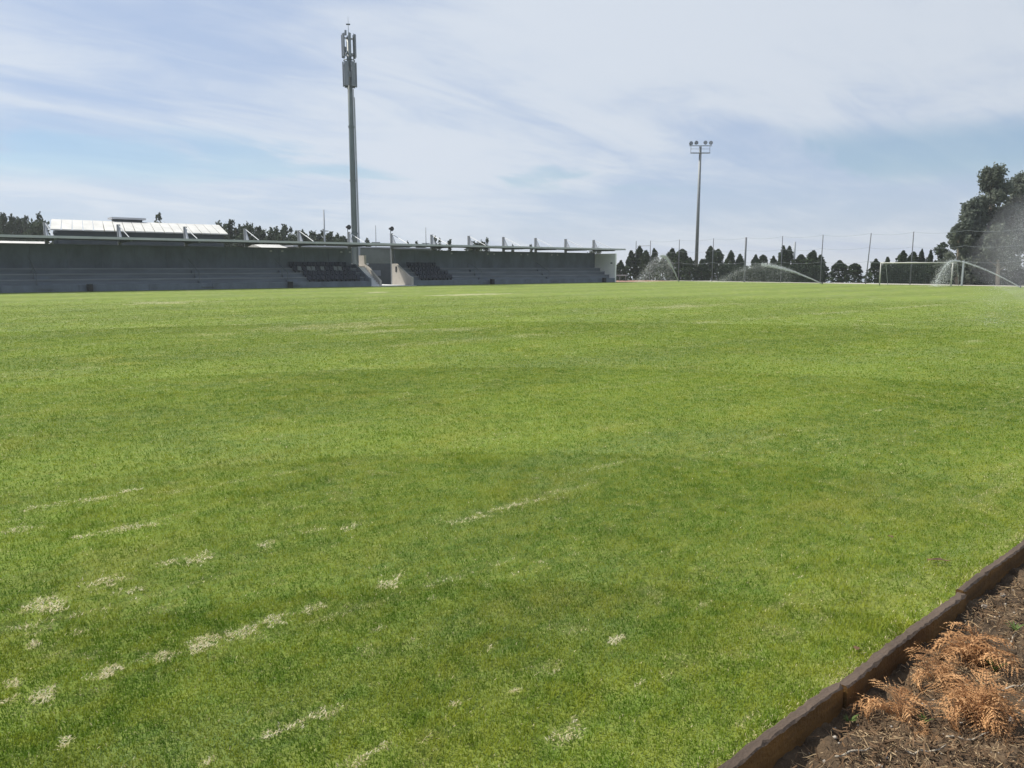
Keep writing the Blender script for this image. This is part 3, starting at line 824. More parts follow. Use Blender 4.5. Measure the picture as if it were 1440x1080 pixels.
# ------------------------------------------------------------------ ball-stop fence behind the goal
FX = 92.8
r = empty('ball_stop_fence', (FX, 50, -0.25)); tag(r, 'tall posts and thin cables of the ball-stop fence behind the goal', 'fence')
post_y = [39.0, 44.2, 50.0, 55.5, 61.0, 66.3, 72.2, 77.7, 80.6]
for i, py_ in enumerate(post_y):
    w_ = 0.06 if py_ not in (61.0,) else 0.14
    lean = 0.28 if py_ == 44.2 else 0.04 * ((i % 3) - 1)
    MB().tube([(0, py_ - 50, 0), (0, py_ - 50 - lean, 6.25)], [w_, w_ * 0.9], 7).build('post', M['fence_steel'], r, smooth=True)
for z in (6.2, 4.55, 2.9):
    mb = MB()
    for a, b in zip([28.0, 33.5] + post_y[:-1], [33.5, 39.0] + post_y[1:]):
        if b > 78: continue
        for k in range(6):
            t0, t1 = k / 6, (k + 1) / 6
            sag = lambda t: -0.22 * 4 * t * (1 - t)
            mb.tube([(0, a + (b - a) * t0 - 50, z + sag(t0)), (0, a + (b - a) * t1 - 50, z + sag(t1))], 0.014, 4, cap=False)
    mb.build('cable', M['cable'], r)
MB().tube([(0, 27.7, 5.5), (0, 30.6, 5.5)], 0.05, 6).build('crossbar', M['cable'], r)
for px, ptop, rad, dep, lab in ((1116, 340, 0.16, 112, 'short thick pale pole among the dark cypresses'),):
    p = at(px, dep); h = at(px, dep, ptop).z
    o = MB().tube([(0, 0, 0), (0, 0, h + 0.25)], [rad, rad * 0.9], 8).build('pole', M['cable'], None, smooth=True, loc=(p.x, p.y, -0.25))
    tag(o, lab, 'pole')
p = at(1354.5, 84)
o = MB().box(-0.085, 0.085, -0.08, 0.08, 0, 2.75).build('concrete_post', M['cable'], None, loc=(p.x, p.y, -0.05)); tag(o, 'pale square post standing right of the goal under the water jet', 'post')


# ------------------------------------------------------------------ goal
def goal():
    gx, y0, y1 = 85.8, 31.98, 39.3
    root = empty('goal', (gx, (y0 + y1) / 2, 0)); tag(root, 'white football goal with sagging net at the far end of the pitch', 'goal')
    h = 3.66
    for s in (-h, h): MB().tube([(0, s, 0), (0, s, 2.44)], 0.06, 10).build('post', M['goal_paint'], root, smooth=True)
    MB().tube([(0, -h - 0.06, 2.44), (0, h + 0.06, 2.44)], 0.06, 10).build('crossbar', M['goal_paint'], root, smooth=True)
    for s in (-h, h): MB().tube([(0, s, 2.42), (1.2, s, 2.30), (2.0, s, 0.02)], 0.025, 6).build('stanchion', M['steel_pale'], root)
    prof = [(0, 2.42), (1.2, 2.28), (1.95, 0.03)]
    def P(t):
        t *= 3.4
        if t < 1.2: return (t, 2.42 - 0.14 * t / 1.2)
        k = (t - 1.2) / 2.2; return (1.2 + 0.75 * k, 2.28 - 2.25 * k)
    net = MB()
    for i in range(37):
        s = -h + 2 * h * i / 36
        for k in range(6):
            a = P(k / 6); b = P((k + 1) / 6); net.tube([(a[0], s, a[1]), (b[0], s, b[1])], 0.006, 3, cap=False)
    for k in range(18):
        a = P(k / 17); net.tube([(a[0], -h, a[1]), (a[0], h, a[1])], 0.006, 3, cap=False)
    n_ = net.build('net', M['steel_dark'], root)


goal()
p = gnd(1252, 403)
o = MB().tube([(0, 0, 0), (0, 0, 0.02)], 0.2, 8)


# ------------------------------------------------------------------ vegetation
def leaf_cloud(pts, size, rs, up=0.0):
    """random quads at pts"""
    n = len(pts)
    a = rs.normal(size=(n, 3)); a /= np.linalg.norm(a, axis=1)[:, None]
    b = rs.normal(size=(n, 3)); b -= a * (a * b).sum(1)[:, None]; b /= np.linalg.norm(b, axis=1)[:, None]
    s = size * rs.uniform(0.55, 1.3, n)[:, None]
    V = np.stack([pts - a * s, pts - b * s * 0.55, pts + a * s, pts + b * s * 0.55], 1).reshape(-1, 3)
    F = np.arange(4 * n).reshape(n, 4)
    return V, F


def cypress_mesh(seed, n=1700, size=0.21):
    """unit tree: height 1, radius about 0.24, teardrop with ragged top shoots"""
    rs = np.random.default_rng(seed)
    t = rs.random(n) ** 0.8
    ang_ = rs.random(n) * 2 * math.pi
    prof = np.interp(t, [0, .08, .25, .5, .75, .92, 1], [[.80, 1, 1, .86, .52, .18, .03], [.9, 1, 1.05, 1.0, .78, .45, .12], [.7, .85, .95, .9, .7, .3, .05], [.95, 1.1, 1.0, .7, .42, .2, .04]][seed % 4])
    lump = 0.82 + 0.40 * np.sin(ang_ * 3 + seed + t * 6) * np.sin(ang_ * 4 + t * 11 + seed * 2) + 0.12 * np.sin(t * 23 + seed)
    rad = prof * lump * np.sqrt(rs.uniform(0.45, 1.05, n)) * 0.27
    P = np.stack([rad * np.cos(ang_), rad * np.sin(ang_), t * 0.97 + 0.01], 1)
    shoots = []
    for k in range(6):
        a = rs.random() * 6.28; q = rs.uniform(0.02, 0.17); h0 = rs.uniform(0.5, 0.72); h1 = min(1, h0 + rs.uniform(0.15, 0.34) * (1 - q * 2))
        for j in range(34):
            zz = rs.uniform(h0, h1); shoots.append((q * math.cos(a) + rs.normal() * 0.015, q * math.sin(a) + rs.normal() * 0.015, zz))
    P = np.concatenate([P, np.array(shoots)])
    V, F = leaf_cloud(P, size / 5.0, rs)
    return np_mesh('crown', V, F, M['cypress'])


def trunk_mesh(mt, r0=0.03, h=0.8, seed=0):
    rs = random.Random(seed)
    pts = [(0, 0, 0)] + [(rs.uniform(-.01, .01) * k, rs.uniform(-.01, .01) * k, h * k / 4) for k in range(1, 5)]
    mb = MB(); mb.tube(pts, [r0, r0 * .8, r0 * .6, r0 * .4, r0 * .15], 7)
    return mb.mesh('trunk', mt, True)


CYP = [cypress_mesh(20 + k) for k in range(8)]
CYP_TRUNK = trunk_mesh(M['bark'], 0.022, 0.85)


def plant_tree(name, px, depth, ptop, crown, trunk, width, label, cat='tree', group=None, base=-0.26, rot=None):
    """tree whose top stands at the bearing (px, ptop) at this depth; width = crown diameter factor"""
    p = at(px, depth); h = at(px, depth, ptop).z - base
    r = empty(name, (p.x, p.y, base), random.uniform(0, 6.28) if rot is None else rot)
    r.scale = (width * random.uniform(0.9, 1.12), width * random.uniform(0.9, 1.12), h)
    tag(r, label, cat, group)
    link('crown', crown, r); link('trunk', trunk, r)
    return r


# crown meshes are of unit height, about 0.5 wide per unit of scale
cy = [  # column, top row, depth, half-width in columns, what sets it apart
    (873, 366, 118, 9, 'small dark cypress touching the right end of the grandstand'),
    (887, 352, 121, 11, 'dark cypress under the left of two linked fence posts'),
    (899, 345, 122, 9, 'tall pointed cypress between the two linked fence posts'),
    (908, 352, 120, 9, 'dark cypress under the right of two linked fence posts'),
    (919, 349, 122, 8, 'slim pointed cypress right of the two linked fence posts'),
    (932, 362, 118, 9, 'low rounded cypress behind the left water jet'),
    (945, 349, 121, 10, 'dark cypress at the foot of the third fence post from the stand'),
    (959, 350, 119, 11, 'dark cypress just left of the floodlight mast'),
    (970, 362, 117, 11, 'low broad cypress touching the floodlight mast on its left'),
    (987, 364, 117, 9, 'low broad cypress touching the floodlight mast on its right'),
    (998, 346, 120, 10, 'tall dark cypress right of the floodlight mast, first of a tight pair'),
    (1009, 350, 119, 9, 'dark cypress right of the floodlight mast, second of a tight pair'),
    (1027, 352, 117, 9, 'pointed cypress just left of the thick fence post'),
    (1040, 357, 117, 10, 'blunt cypress standing below the thick fence post'),
    (1062, 358, 115, 7, 'small cypress top above the hedge, left of a close pair'),
    (1072, 358, 115, 7, 'small cypress top above the hedge, right of a close pair'),
    (1087, 360, 113, 8, 'low cypress at the foot of the fence post behind the water jet'),
    (1100, 345, 112, 9, 'tall pointed cypress left of the short thick pole'),
    (1109, 346, 112, 9, 'tall pointed cypress touching the short thick pole'),
    (1126, 358, 110, 10, 'low pointed cypress above the middle water jet'),
    (1143, 352, 106, 14, 'broad dark cypress where the middle water jet starts'),
    (1153, 358, 105, 11, 'dark cypress closing the row left of the open gap'),
    (1180, 366, 103, 11, 'lone teardrop cypress in the gap, the left one of two'),
    (1202, 370, 102, 10, 'lone teardrop cypress in the gap, the right one of two'),
    (1231, 364, 101, 10, 'dark cypress just left of the goal'),
    (1247, 361, 100, 8, 'slim cypress behind the left goalpost'),
    (1269, 352, 100, 10, 'broad cypress at the foot of the fence post behind the goal'),
    (1283, 354, 99, 8, 'pale slim cypress behind the goal, left of the columnar pair'),
    (1295, 350, 99, 6, 'narrow columnar cypress behind the right half of the goal'),
    (1307, 351, 98, 7, 'dark pointed cypress behind the right goalpost'),
]
for i, (px, pt, dep, hw, lab) in enumerate(cy):
    h = at(px, dep, pt).z
    wid = hw / 1092 * dep / 0.215
    plant_tree('cypress_tree', px, dep, pt, CYP[(i * 3) % 8], CYP_TRUNK, wid, lab, group='cypresses beyond the ball-stop fence')


def hedge(px0, px1, dep0, dep1, top, label, seed):
    p0 = at(px0, dep0); p1 = at(px1, dep1)
    Ld = math.hypot(p1.x - p0.x, p1.y - p0.y); a = math.atan2(p1.y - p0.y, p1.x - p0.x)
    rs = np.random.default_rng(seed)
    n = int(Ld * 480)
    P = np.stack([rs.uniform(0, Ld, n), rs.uniform(-0.6, 0.6, n), rs.uniform(-0.2, 1, n)], 1)
    tp = top * (0.93 + 0.12 * fbm(P[:, 0] * 0.8 + seed, P[:, 0] * 0))
    P[:, 2] *= tp
    shell = rs.random(n) < 0.55
    P[shell, 1] = np.sign(P[shell, 1]) * rs.uniform(0.5, 0.72, shell.sum())
    V, F = leaf_cloud(P, 0.15, rs)
    r = empty('hedge', (p0.x, p0.y, -0.1), a); tag(r, label, 'hedge', None)
    link('foliage', np_mesh('foliage', V, F, M['hedge']), r)
    MB().box(0.1, Ld - 0.1, -0.35, 0.35, 0, top * 0.8).build('branches', M['hedge'], r)


hedge(1012, 1158, 113, 101, 2.35, 'clipped dark hedge behind the goal line, left of the gap', 1)
hedge(1240, 1345, 98, 92, 2.45, 'clipped dark hedge standing directly behind the goal', 2)
hedge(1330, 1475, 93, 88, 2.2, 'rough dark hedge at the foot of the tall eucalyptus trees', 3)


def crown_from_blobs(name, blobs, n, size, mt, seed):
    rs = np.random.default_rng(seed)
    vol = np.array([b[3] * b[4] * b[5] for b in blobs]) ** 0.7; vol /= vol.sum()
    out = []
    for b, v in zip(blobs, vol):
        k = max(20, int(n * v))
        d = rs.normal(size=(k, 3)); d /= np.linalg.norm(d, axis=1)[:, None]
        rr = rs.uniform(0.25, 1.0, k) ** 0.45
        lump = 0.8 + 0.35 * np.sin(d[:, 0] * 7 + seed) * np.sin(d[:, 1] * 6 + b[2]) + 0.15 * rs.normal(size=k)
        out.append(np.array(b[:3]) + d * (rr * lump)[:, None] * np.array(b[3:6]))
    V, F = leaf_cloud(np.concatenate(out), size, rs)
    return np_mesh(name, V, F, mt)


def euc(px, dep, ptop, spread, label, seed, base_frac=0.22, n=6500, lean=0.0):
    p = at(px, dep); H = at(px, dep, ptop).z + 0.3
    rs = random.Random(seed)
    r = empty('eucalyptus_tree', (p.x, p.y, -0.3), rs.uniform(0, 6)); tag(r, label, 'tree', 'eucalyptus trees beyond the right end of the goal line')
    mb = MB(); mb.tube([(0, 0, 0), (0.1, 0.05, H * .3), (0.25 + lean, 0.1, H * .6), (0.2 + lean, 0.2, H * .93)], [0.24, 0.19, 0.12, 0.04], 9)
    blobs = []
    for k in range(22):
        t = base_frac + (1 - base_frac) * (k + rs.random()) / 22.5
        a = rs.uniform(0, 6.28); q = spread * rs.uniform(0.25, 0.85) * (1.05 - 0.75 * max(0, t - 0.45) / 0.55)
        c_ = (lean * t + q * math.cos(a), q * math.sin(a), H * t)
        s = spread * rs.uniform(0.33, 0.60) * (1.05 - 0.45 * t)
        blobs.append((*c_, s, s, s * rs.uniform(0.8, 1.25)))
        mb.tube([(0.15, 0.1, H * (t - 0.14)), (c_[0] * 0.6, c_[1] * 0.6, H * (t - 0.05)), c_], [0.07, 0.05, 0.02], 5)
    blobs.append((0.2 + lean, 0.2, H * 0.95, spread * 0.27, spread * 0.27, H * 0.05))
    mb.build('trunk', M['bark_pale'], r, smooth=True)
    link('crown', crown_from_blobs('crown', blobs, int(n * 1.35), 0.19, M['eucalyptus'], seed), r)


euc(1386, 91, 238, 3.4, 'tallest dark eucalyptus at the right, with a rounded top', 11, 0.34, 15000)
euc(1422, 93, 246, 3.3, 'tall eucalyptus with a wispy pointed top, right of the tallest one', 12, 0.36, 11000)
euc(1364, 90, 280, 2.7, 'shorter leafy eucalyptus forming the left shoulder of the tall group', 13, 0.20, 10000)
euc(1348, 89, 312, 1.9, 'lowest eucalyptus at the left foot of the tall group', 14, 0.12, 7500)
euc(1455, 90, 262, 3.0, 'eucalyptus cut off by the right edge of the picture', 15, 0.28, 9000)
euc(1405, 86, 318, 2.3, 'bushy eucalyptus low in front of the tall trunks', 16, 0.40, 7000)
euc(1482, 84, 285, 3.0, 'eucalyptus standing farthest right beside the pitch corner', 17, 0.25, 7000)


def pine_mesh(seed, n=1500):
    rs = np.random.default_rng(seed); rr = random.Random(seed)
    blobs = []
    for k in range(9):
        t = 0.22 + 0.73 * (k + rr.random()) / 9
        a = rr.uniform(0, 6.28); q = 0.16 * rr.uniform(0.1, 1) * (1.15 - t)
        s = 0.17 * (1.18 - t) * rr.uniform(0.8, 1.2) + 0.02
        blobs.append((q * math.cos(a), q * math.sin(a), t, s, s, 0.08))
    V = crown_from_blobs('crown', blobs, n, 0.028, M['pine'], seed)
    return V


def round_mesh(seed, n=1500):
    rr = random.Random(seed); blobs = []
    for k in range(8):
        a = rr.uniform(0, 6.28); q = rr.uniform(0.05, 0.2); t = rr.uniform(0.4, 0.86)
        blobs.append((q * math.cos(a), q * math.sin(a), t, 0.15, 0.15, 0.12))
    return crown_from_blobs('crown', blobs, n, 0.03, M['pine'], seed)


PINE = [pine_mesh(40 + k) for k in range(4)] + [round_mesh(60 + k) for k in range(2)]
PINE_TRUNK = trunk_mesh(M['bark'], 0.02, 0.9, 3)
plant_tree('pine_tree', 1320, 98, 338, PINE[0], PINE_TRUNK, 7.5, 'airy upright pine above the right end of the goal', group=None)

# the wood beyond the left end of the stand
for i, px in enumerate(np.linspace(-14, 66, 21)):
    dep = 128 + 14 * random.random(); top = 299 + random.uniform(-3, 9) + (10 if 44 < px < 58 else 0)
    plant_tree('pine_tree', px, dep, top, PINE[i % 4], PINE_TRUNK, 6.5 + 3 * random.random(), 'dark pine in the close wood beyond the left end of the stand', group='wood beyond the left end of the stand')
plant_tree('pine_tree', 66, 116, 299, PINE[4], PINE_TRUNK, 9, 'pine beside the left end of the white shed roof')
for px, top, wv, lab, k in ((228, 298, 9, 'dark tree rising over the ridge of the white shed roof', 1), (242, 304, 8, 'lower tree just right of the one over the white shed roof', 4)):
    plant_tree('pine_tree', px, 135, top, PINE[k], PINE_TRUNK, wv, lab)
back = [(305, 314), (319, 312), (334, 309), (347, 317), (368, 316), (384, 319), (397, 319), (418, 322), (430, 324), (441, 326), (451, 327), (461, 328), (471, 329), (481, 330), (298, 308), (311, 312), (327, 306), (341, 315), (352, 312), (360, 311), (376, 315), (391, 320), (402, 313), (411, 318), (424, 321), (436, 323), (446, 324), (456, 324), (466, 324), (476, 327), (487, 329)]
OUTSTANDING = {298: 'bushy pine rising behind the right end of the white shed roof', 327: 'tallest pine of the belt just right of the white shed roof', 352: 'pointed pine behind the fourth tie rod from the left',
               402: 'tall pine top midway between the white shed and the utility pole', 424: 'pine directly behind the roof mast left of the utility pole', 456: 'pine at the foot of the grey utility pole', 487: 'low pine touching the left side of the antenna tower'}
for i, (px, top) in enumerate(back):
    plant_tree('pine_tree', px, 122 + 10 * random.random(), top, PINE[(i * 5) % 6], PINE_TRUNK, 6.5 + 3 * random.random(),
               OUTSTANDING.get(px, 'dark pine in the belt of trees between the white shed and the antenna tower'), group='tree belt left of the antenna tower')
for px, top, wv, lab, k in ((519, 332, 5, 'small conifer just right of the antenna tower above the roof line', 0), (574, 338, 4, 'low tree top above the roof right of the passage', 1), (587, 337, 3.5, 'tiny tree top left of the thin pole', 2),
                            (597, 336, 6, 'tree top at the foot of the thin pole', 4), (611, 329, 4.5, 'upright conifer right of the thin pole', 0), (619, 334, 5, 'bushy conifer right of the upright conifer', 1), (633, 335, 5, 'narrow conifer standing clear above the roof', 2),
                            (664, 331, 9, 'rounded tree over the middle of the right half of the roof', 4), (685, 335, 5, 'dark pointed conifer right of the rounded tree', 3), (721, 343, 3, 'tiny tree top right of the tenth roof mast', 1), (747, 342, 4, 'tiny tree top left of the eleventh roof mast', 2),
                            (834, 342, 5, 'small tree top beside the last roof mast', 4)):
    plant_tree('pine_tree', px, 130, top, PINE[k], PINE_TRUNK, wv, lab)

# bench and rail right of the stand
p = at(872, 112)
r = empty('barrier', (p.x, p.y, -0.02), R(YAW - 90)); tag(r, 'low pale rail on posts right of the grandstand end', 'barrier')
MB().box(-0.95, 0.95, -0.04, 0.04, 0.78, 0.92).build('rail', M['steel_pale'], r)
for sx in (-0.85, 0, 0.85): MB().box(sx - 0.04, sx + 0.04, -0.035, 0.035, 0, 0.778).build('leg', M['steel'], r)


# ------------------------------------------------------------------ sprinklers: nozzle + broken jet + falling spray, all real droplets
def droplets(P, rad, rs):
    n = len(P)
    T = np.array([(1, 1, 1), (1, -1, -1), (-1, 1, -1), (-1, -1, 1)], float) * 0.8
    s = (rad * rs.uniform(0.5, 1.4, n))[:, None, None]
    V = (P[:, None, :] + T[None] * s).reshape(-1, 3)
    F = (np.array([(0, 1, 2), (0, 3, 1), (0, 2, 3), (1, 3, 2)])[None] + 4 * np.arange(n)[:, None, None]).reshape(-1, 3)
    return V, F


def specks(P, rad, rs):
    """fine droplets: one small facet each"""
    n = len(P); A = rs.normal(size=(n, 3, 3)); A /= np.linalg.norm(A, axis=2)[:, :, None]
    V = (P[:, None, :] + A * (rad * 1.3 * rs.uniform(0.5, 1.4, n))[:, None, None]).reshape(-1, 3)
    return V, np.arange(3 * n).reshape(n, 3)


def sprinkler(base, path, n_jet, n_mist, label, seed, jet_r=0.03, drop=0.016, mist_from=0.35, spread=1.0, tail=1.0, drift=(0, 0, 0), near=1.0):
    """path: points of the jet (world); spray falls from its later part"""
    rs = np.random.default_rng(seed)
    b = Vector(base)
    r = empty('sprinkler', b); tag(r, label, 'sprinkler', 'sprinklers watering the pitch')
    mb = MB(); mb.tube([(0, 0, -0.05), (0, 0, 0.22)], [0.06, 0.05], 8); d = (Vector(path[1]) - Vector(path[0])).normalized()
    mb.tube([(0, 0, 0.2), Vector((0, 0, 0.22)) + d * 0.28], [0.035, 0.02], 8)
    mb.build('nozzle', M['black'], r)
    pts = np.array([tuple(Vector(p) - b) for p in path]); seg = np.linspace(0, 1, len(pts))
    def on(t): return np.stack([np.interp(t, seg, pts[:, k]) for k in range(3)], 1)
    t = rs.random(n_jet) ** 1.1 * tail
    P = on(t) + rs.normal(size=(n_jet, 3)) * (0.02 + 0.16 * spread * t ** 1.5)[:, None]
    V, F = droplets(P, jet_r, rs)
    o = link('water_jet', np_mesh('water_jet', V, F, M['water']), r); o['kind'] = 'stuff'
    t = rs.uniform(mist_from, 1.0, n_mist)
    P = on(t)
    fall = rs.random(n_mist) ** 2.0
    top = np.maximum(P[:, 2], 0.1)
    P[:, 2] = top * (1 - fall) + rs.normal(size=n_mist) * 0.15 * (1 - fall) + 0.02
    P[:, :2] += rs.normal(size=(n_mist, 2)) * (0.25 + 0.8 * spread * fall * t)[:, None]
    P += np.array(drift)[None] * (fall * rs.random(n_mist))[:, None]
    P[:, 2] = np.maximum(P[:, 2], 0.01)
    V, F = specks(P, drop, rs)
    o = link('spray', np_mesh('spray', V, F, M['water']), r); o['kind'] = 'stuff'


def arc(p0, p1, apex, skew=0.5, n=24):
    """flight of the water from p0 to p1, highest at fraction skew"""
    out = []
    for i in range(n + 1):
        t = i / n
        z = apex * (1 - abs((t - skew) / (skew if t < skew else 1 - skew)) ** (1.45 if t < skew else 2.0))
        out.append((p0[0] + (p1[0] - p0[0]) * t, p0[1] + (p1[1] - p0[1]) * t, max(0.02, z)))
    return out


def local(px, depth): q = at(px, depth); return (q.x, q.y, 0.0)


a = local(955, 108); b = local(900, 101)
sprinkler(a, arc(a, b, 3.5, 0.42), 3400, 10000, 'leftmost sprinkler, with a steep short jet before the cypresses by the stand', 1, 0.027, 0.019, 0.2, 1.5, 0.5)
a = local(1158, 93); b = local(1012, 100)
sprinkler(a, arc(a, b, 2.3, 0.56), 3800, 11000, 'middle sprinkler, with a long low jet in front of the hedge', 2, 0.022, 0.016, 0.30, 2.2, 0.58)
a = local(1438, 76); b = local(1316, 80)
sprinkler(a, arc(a, b, 2.65, 0.80), 3600, 7000, 'right sprinkler, with a jet that falls beside the right goalpost', 3, 0.017, 0.018, 0.80, 0.28, 1.0)
a = local(1780, 27); b = local(1398, 26)
sprinkler(a, arc(a, b, 4.1, 0.84), 9000, 260000, 'nearest sprinkler, its wide veil of spray drifting in at the right edge', 4, 0.006, 0.0026, 0.45, 1.5, 1.0, drift=(-1.0, -0.6, 0))


# finest part of the nearest spray: a soft cloud of mist
mv = bpy.data.materials.new('mist'); mv.use_nodes = True
mn = mv.node_tree; mn.nodes.clear()
vo = mn.nodes.new('ShaderNodeVolumePrincipled'); vo.inputs['Color'].default_value = (0.95, 0.97, 1.0, 1); vo.inputs['Density'].default_value = 0.030
ho = mn.nodes.new('ShaderNodeOutputMaterial'); mn.links.new(vo.outputs[0], ho.inputs['Volume'])
near_sprinkler = [o for o in scene.objects if o.name.startswith('sprinkler') and 'nearest' in o.get('label', '')][0]
bm = bmesh.new(); bmesh.ops.create_icosphere(bm, subdivisions=4, radius=1)
mc = at(1555, 27) - near_sprinkler.location
for v in bm.verts:
    n_ = 0.86 + 0.3 * float(fbm(np.array([v.co.x * 1.6 + 4]), np.array([v.co.y * 1.6 + v.co.z * 2.1 + 7]))[0])
    q = _rt * (v.co.x * 4.2) + Vector((-_rt.y, _rt.x, 0)) * (v.co.y * 4.0)
    v.co = Vector((mc.x, mc.y, 2.7)) + q * n_ + Vector((0, 0, 2.5 * v.co.z * n_))
me = bpy.data.meshes.new('mist'); bm.to_mesh(me); bm.free(); me.materials.append(mv)
link('mist', me, near_sprinkler)['kind'] = 'stuff'

# ------------------------------------------------------------------ timber edging at the near side of the pitch
r = empty('timber_edging', (3.3, 1.55, 0)); tag(r, 'weathered brown board edging between the grass and the bare soil', 'edging')
joints = [-4.45, -2.9, -1.35, 0.2, 1.76, 3.31, 4.86, 6.42] + [7.97 + 1.55 * k for k in range(18)]
for i, (a, b) in enumerate(zip(joints[:-1], joints[1:])):
    rs = random.Random(i); n = 44
    mb = MB(); vs = []
    off = ((i + 1) % 2) * 0.012; th = 0.047 + 0.004 * (i % 3)
    for k in range(n + 1):
        xx = a + 0.006 + (b - a - 0.012) * k / n
        yc = edge_y(xx) + off + 0.004 * math.sin(k * 0.16 + i) + rs.uniform(-0.0014, 0.0014)
        zt = 0.028 + 0.008 * ((i + 1) % 2) + rs.uniform(-0.004, 0.004)
        c_ = 0.004 + rs.uniform(0, 0.007) + (0.009 if rs.random() < 0.08 else 0)
        ring = [(yc - th / 2, -0.34), (yc - th / 2, zt - c_), (yc - th / 2 + c_, zt), (yc + th / 2 - c_, zt - rs.uniform(0, 0.004)), (yc + th / 2, zt - c_), (yc + th / 2, -0.34)]
        vs += [(xx - 3.3, q[0] - 1.55, q[1]) for q in ring]
    fs = []; mi = []
    for k in range(n):
        for j in range(6):
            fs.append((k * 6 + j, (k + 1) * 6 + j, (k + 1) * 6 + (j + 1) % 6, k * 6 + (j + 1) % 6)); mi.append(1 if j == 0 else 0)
    fs.append(tuple(range(6))); fs.append(tuple(range(n * 6, n * 6 + 6))[::-1]); mi += [1, 1]
    mb.v = vs; mb.f = fs; mb.mi = mi
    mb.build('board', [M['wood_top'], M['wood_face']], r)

# ------------------------------------------------------------------ bare soil on this side of the edging
x = np.concatenate([np.arange(-40, 2.0, 0.15), np.arange(2.0, 7.5, 0.025), np.arange(7.5, 93, 0.15)])
y = np.concatenate([np.arange(-6, -1.4, 0.12), np.arange(-1.4, 0.03, 0.022)])
X, Y, F = grid(x, y)
Y = Y + edge_y(X)
def soil_z(X, Y):
    d = np.clip((edge_y(X) - 0.035 - Y), 0, 3)
    return -0.068 + 0.05 * (fbm(X * 2.2, Y * 2.2) - 0.5) + 0.09 * (fbm(X * 9 + 3, Y * 9) - 0.5) + 0.035 * (fbm(X * 30, Y * 30, 2) - 0.5) + 0.05 * np.clip(d / 0.45, 0, 1) - 0.02
me = np_mesh('soil', np.stack([X, Y, soil_z(X, Y)], 1), F, M['soil'], smooth=True)
tag(link('soil', me), kind='structure')


def sticks(n, lo, hi, wid, mt, name, seed, zup=0.02, steep=0.22):
    rs = np.random.default_rng(seed)
    X = 1.2 + 9.0 * rs.random(n) ** 1.15; Y = edge_y(X) - 0.06 - rs.random(n) ** 0.9 * 2.2
    keep = fbm(X * 4, Y * 4) + rs.uniform(-0.2, 0.2, n) > 0.42
    X, Y = X[keep], Y[keep]; n = len(X)
    Zs = soil_z(X, Y) + rs.uniform(0.0, zup, n)
    a = rs.random(n) * 6.28; ln = rs.uniform(lo, hi, n); tilt = rs.normal(size=n) * steep
    d = np.stack([np.cos(a), np.sin(a), tilt], 1) * (ln / 2)[:, None]
    s = np.stack([-np.sin(a), np.cos(a), rs.normal(size=n) * 0.5], 1) * (wid * rs.uniform(0.6, 1.4, n))[:, None]
    C0 = np.stack([X, Y, Zs + 0.004], 1)
    bend = np.stack([-np.sin(a), np.cos(a), np.abs(rs.normal(size=n)) * 0.5], 1) * (ln * rs.normal(size=n) * 0.12)[:, None]
    V = np.stack([C0 - d - s, C0 - d + s, C0 + bend + s, C0 + bend - s, C0 + d + s * .6, C0 + d - s * .6], 1).reshape(-1, 3)
    b_ = 6 * np.arange(n)[:, None]
    F = np.concatenate([b_ + np.array([0, 1, 2, 3]), b_ + np.array([3, 2, 4, 5])])
    o = link(name, np_mesh(name, V, F, mt)); return o


tag(sticks(34000, 0.015, 0.08, 0.0013, M['straw'], 'dry_straw', 5), 'pale dry straw and needles strewn over the brown soil', 'litter', kind='stuff')
tag(sticks(62000, 0.012, 0.05, 0.0026, M['debris'], 'dead_leaf_litter', 6, 0.035, 0.6), 'dark brown rotting litter covering the bare soil', 'litter', kind='stuff')


def pebbles():
    rs = np.random.default_rng(9); n = 1400
    X = rs.uniform(2.4, 7.2, n); Y = edge_y(X) - 0.06 - rs.random(n) * 1.5
    s = 0.003 + 0.010 * rs.random(n) ** 3
    bv = np.array([(1, 0, 0), (-1, 0, 0), (0, 1, 0), (0, -1, 0), (0, 0, 1), (0, 0, -1)], float)
    bf = np.array([(0, 2, 4), (2, 1, 4), (1, 3, 4), (3, 0, 4), (2, 0, 5), (1, 2, 5), (3, 1, 5), (0, 3, 5)])
    V = (np.stack([X, Y, soil_z(X, Y)], 1)[:, None] + bv[None] * rs.uniform(0.6, 1.3, (n, 6, 1)) * s[:, None, None] * np.array([1, 1, 0.7])).reshape(-1, 3)
    F = (bf[None] + 6 * np.arange(n)[:, None, None]).reshape(-1, 3)
    tag(link('gravel', np_mesh('gravel', V, F, M['pebble'], smooth=True)), 'scattered small pale grit over the brown soil', 'gravel', kind='stuff')


pebbles()


def stone(px, py, s, label, mt='white_stone', seed=1):
    p = gnd(px, py, -0.05); rs = random.Random(seed)
    bm = bmesh.new(); bmesh.ops.create_icosphere(bm, subdivisions=2, radius=1)
    for v in bm.verts: v.co = Vector((v.co.x * s * 1.2, v.co.y * s, v.co.z * s * 0.75)) * rs.uniform(0.85, 1.12)
    me = bpy.data.meshes.new('stone'); bm.to_mesh(me); bm.free(); me.materials.append(M[mt])
    z = float(soil_z(np.array([p.x]), np.array([p.y]))[0])
    o = link('stone', me, None, (p.x, p.y, z + s * 0.25)); tag(o, label, 'stone', 'stones on the bare soil')


stone(1421, 1012, 0.017, 'white stone right of the biggest dead fern', seed=1)
stone(1410, 835, 0.016, 'grey stone at the foot of the edging near the right edge', 'pebble', 2)
stone(1385, 850, 0.018, 'rounded grey stone in the shadow of the edging', 'pebble', 3)
stone(1237, 1072, 0.012, 'small pale stone near the lower edge of the soil', 'white_stone', 4)


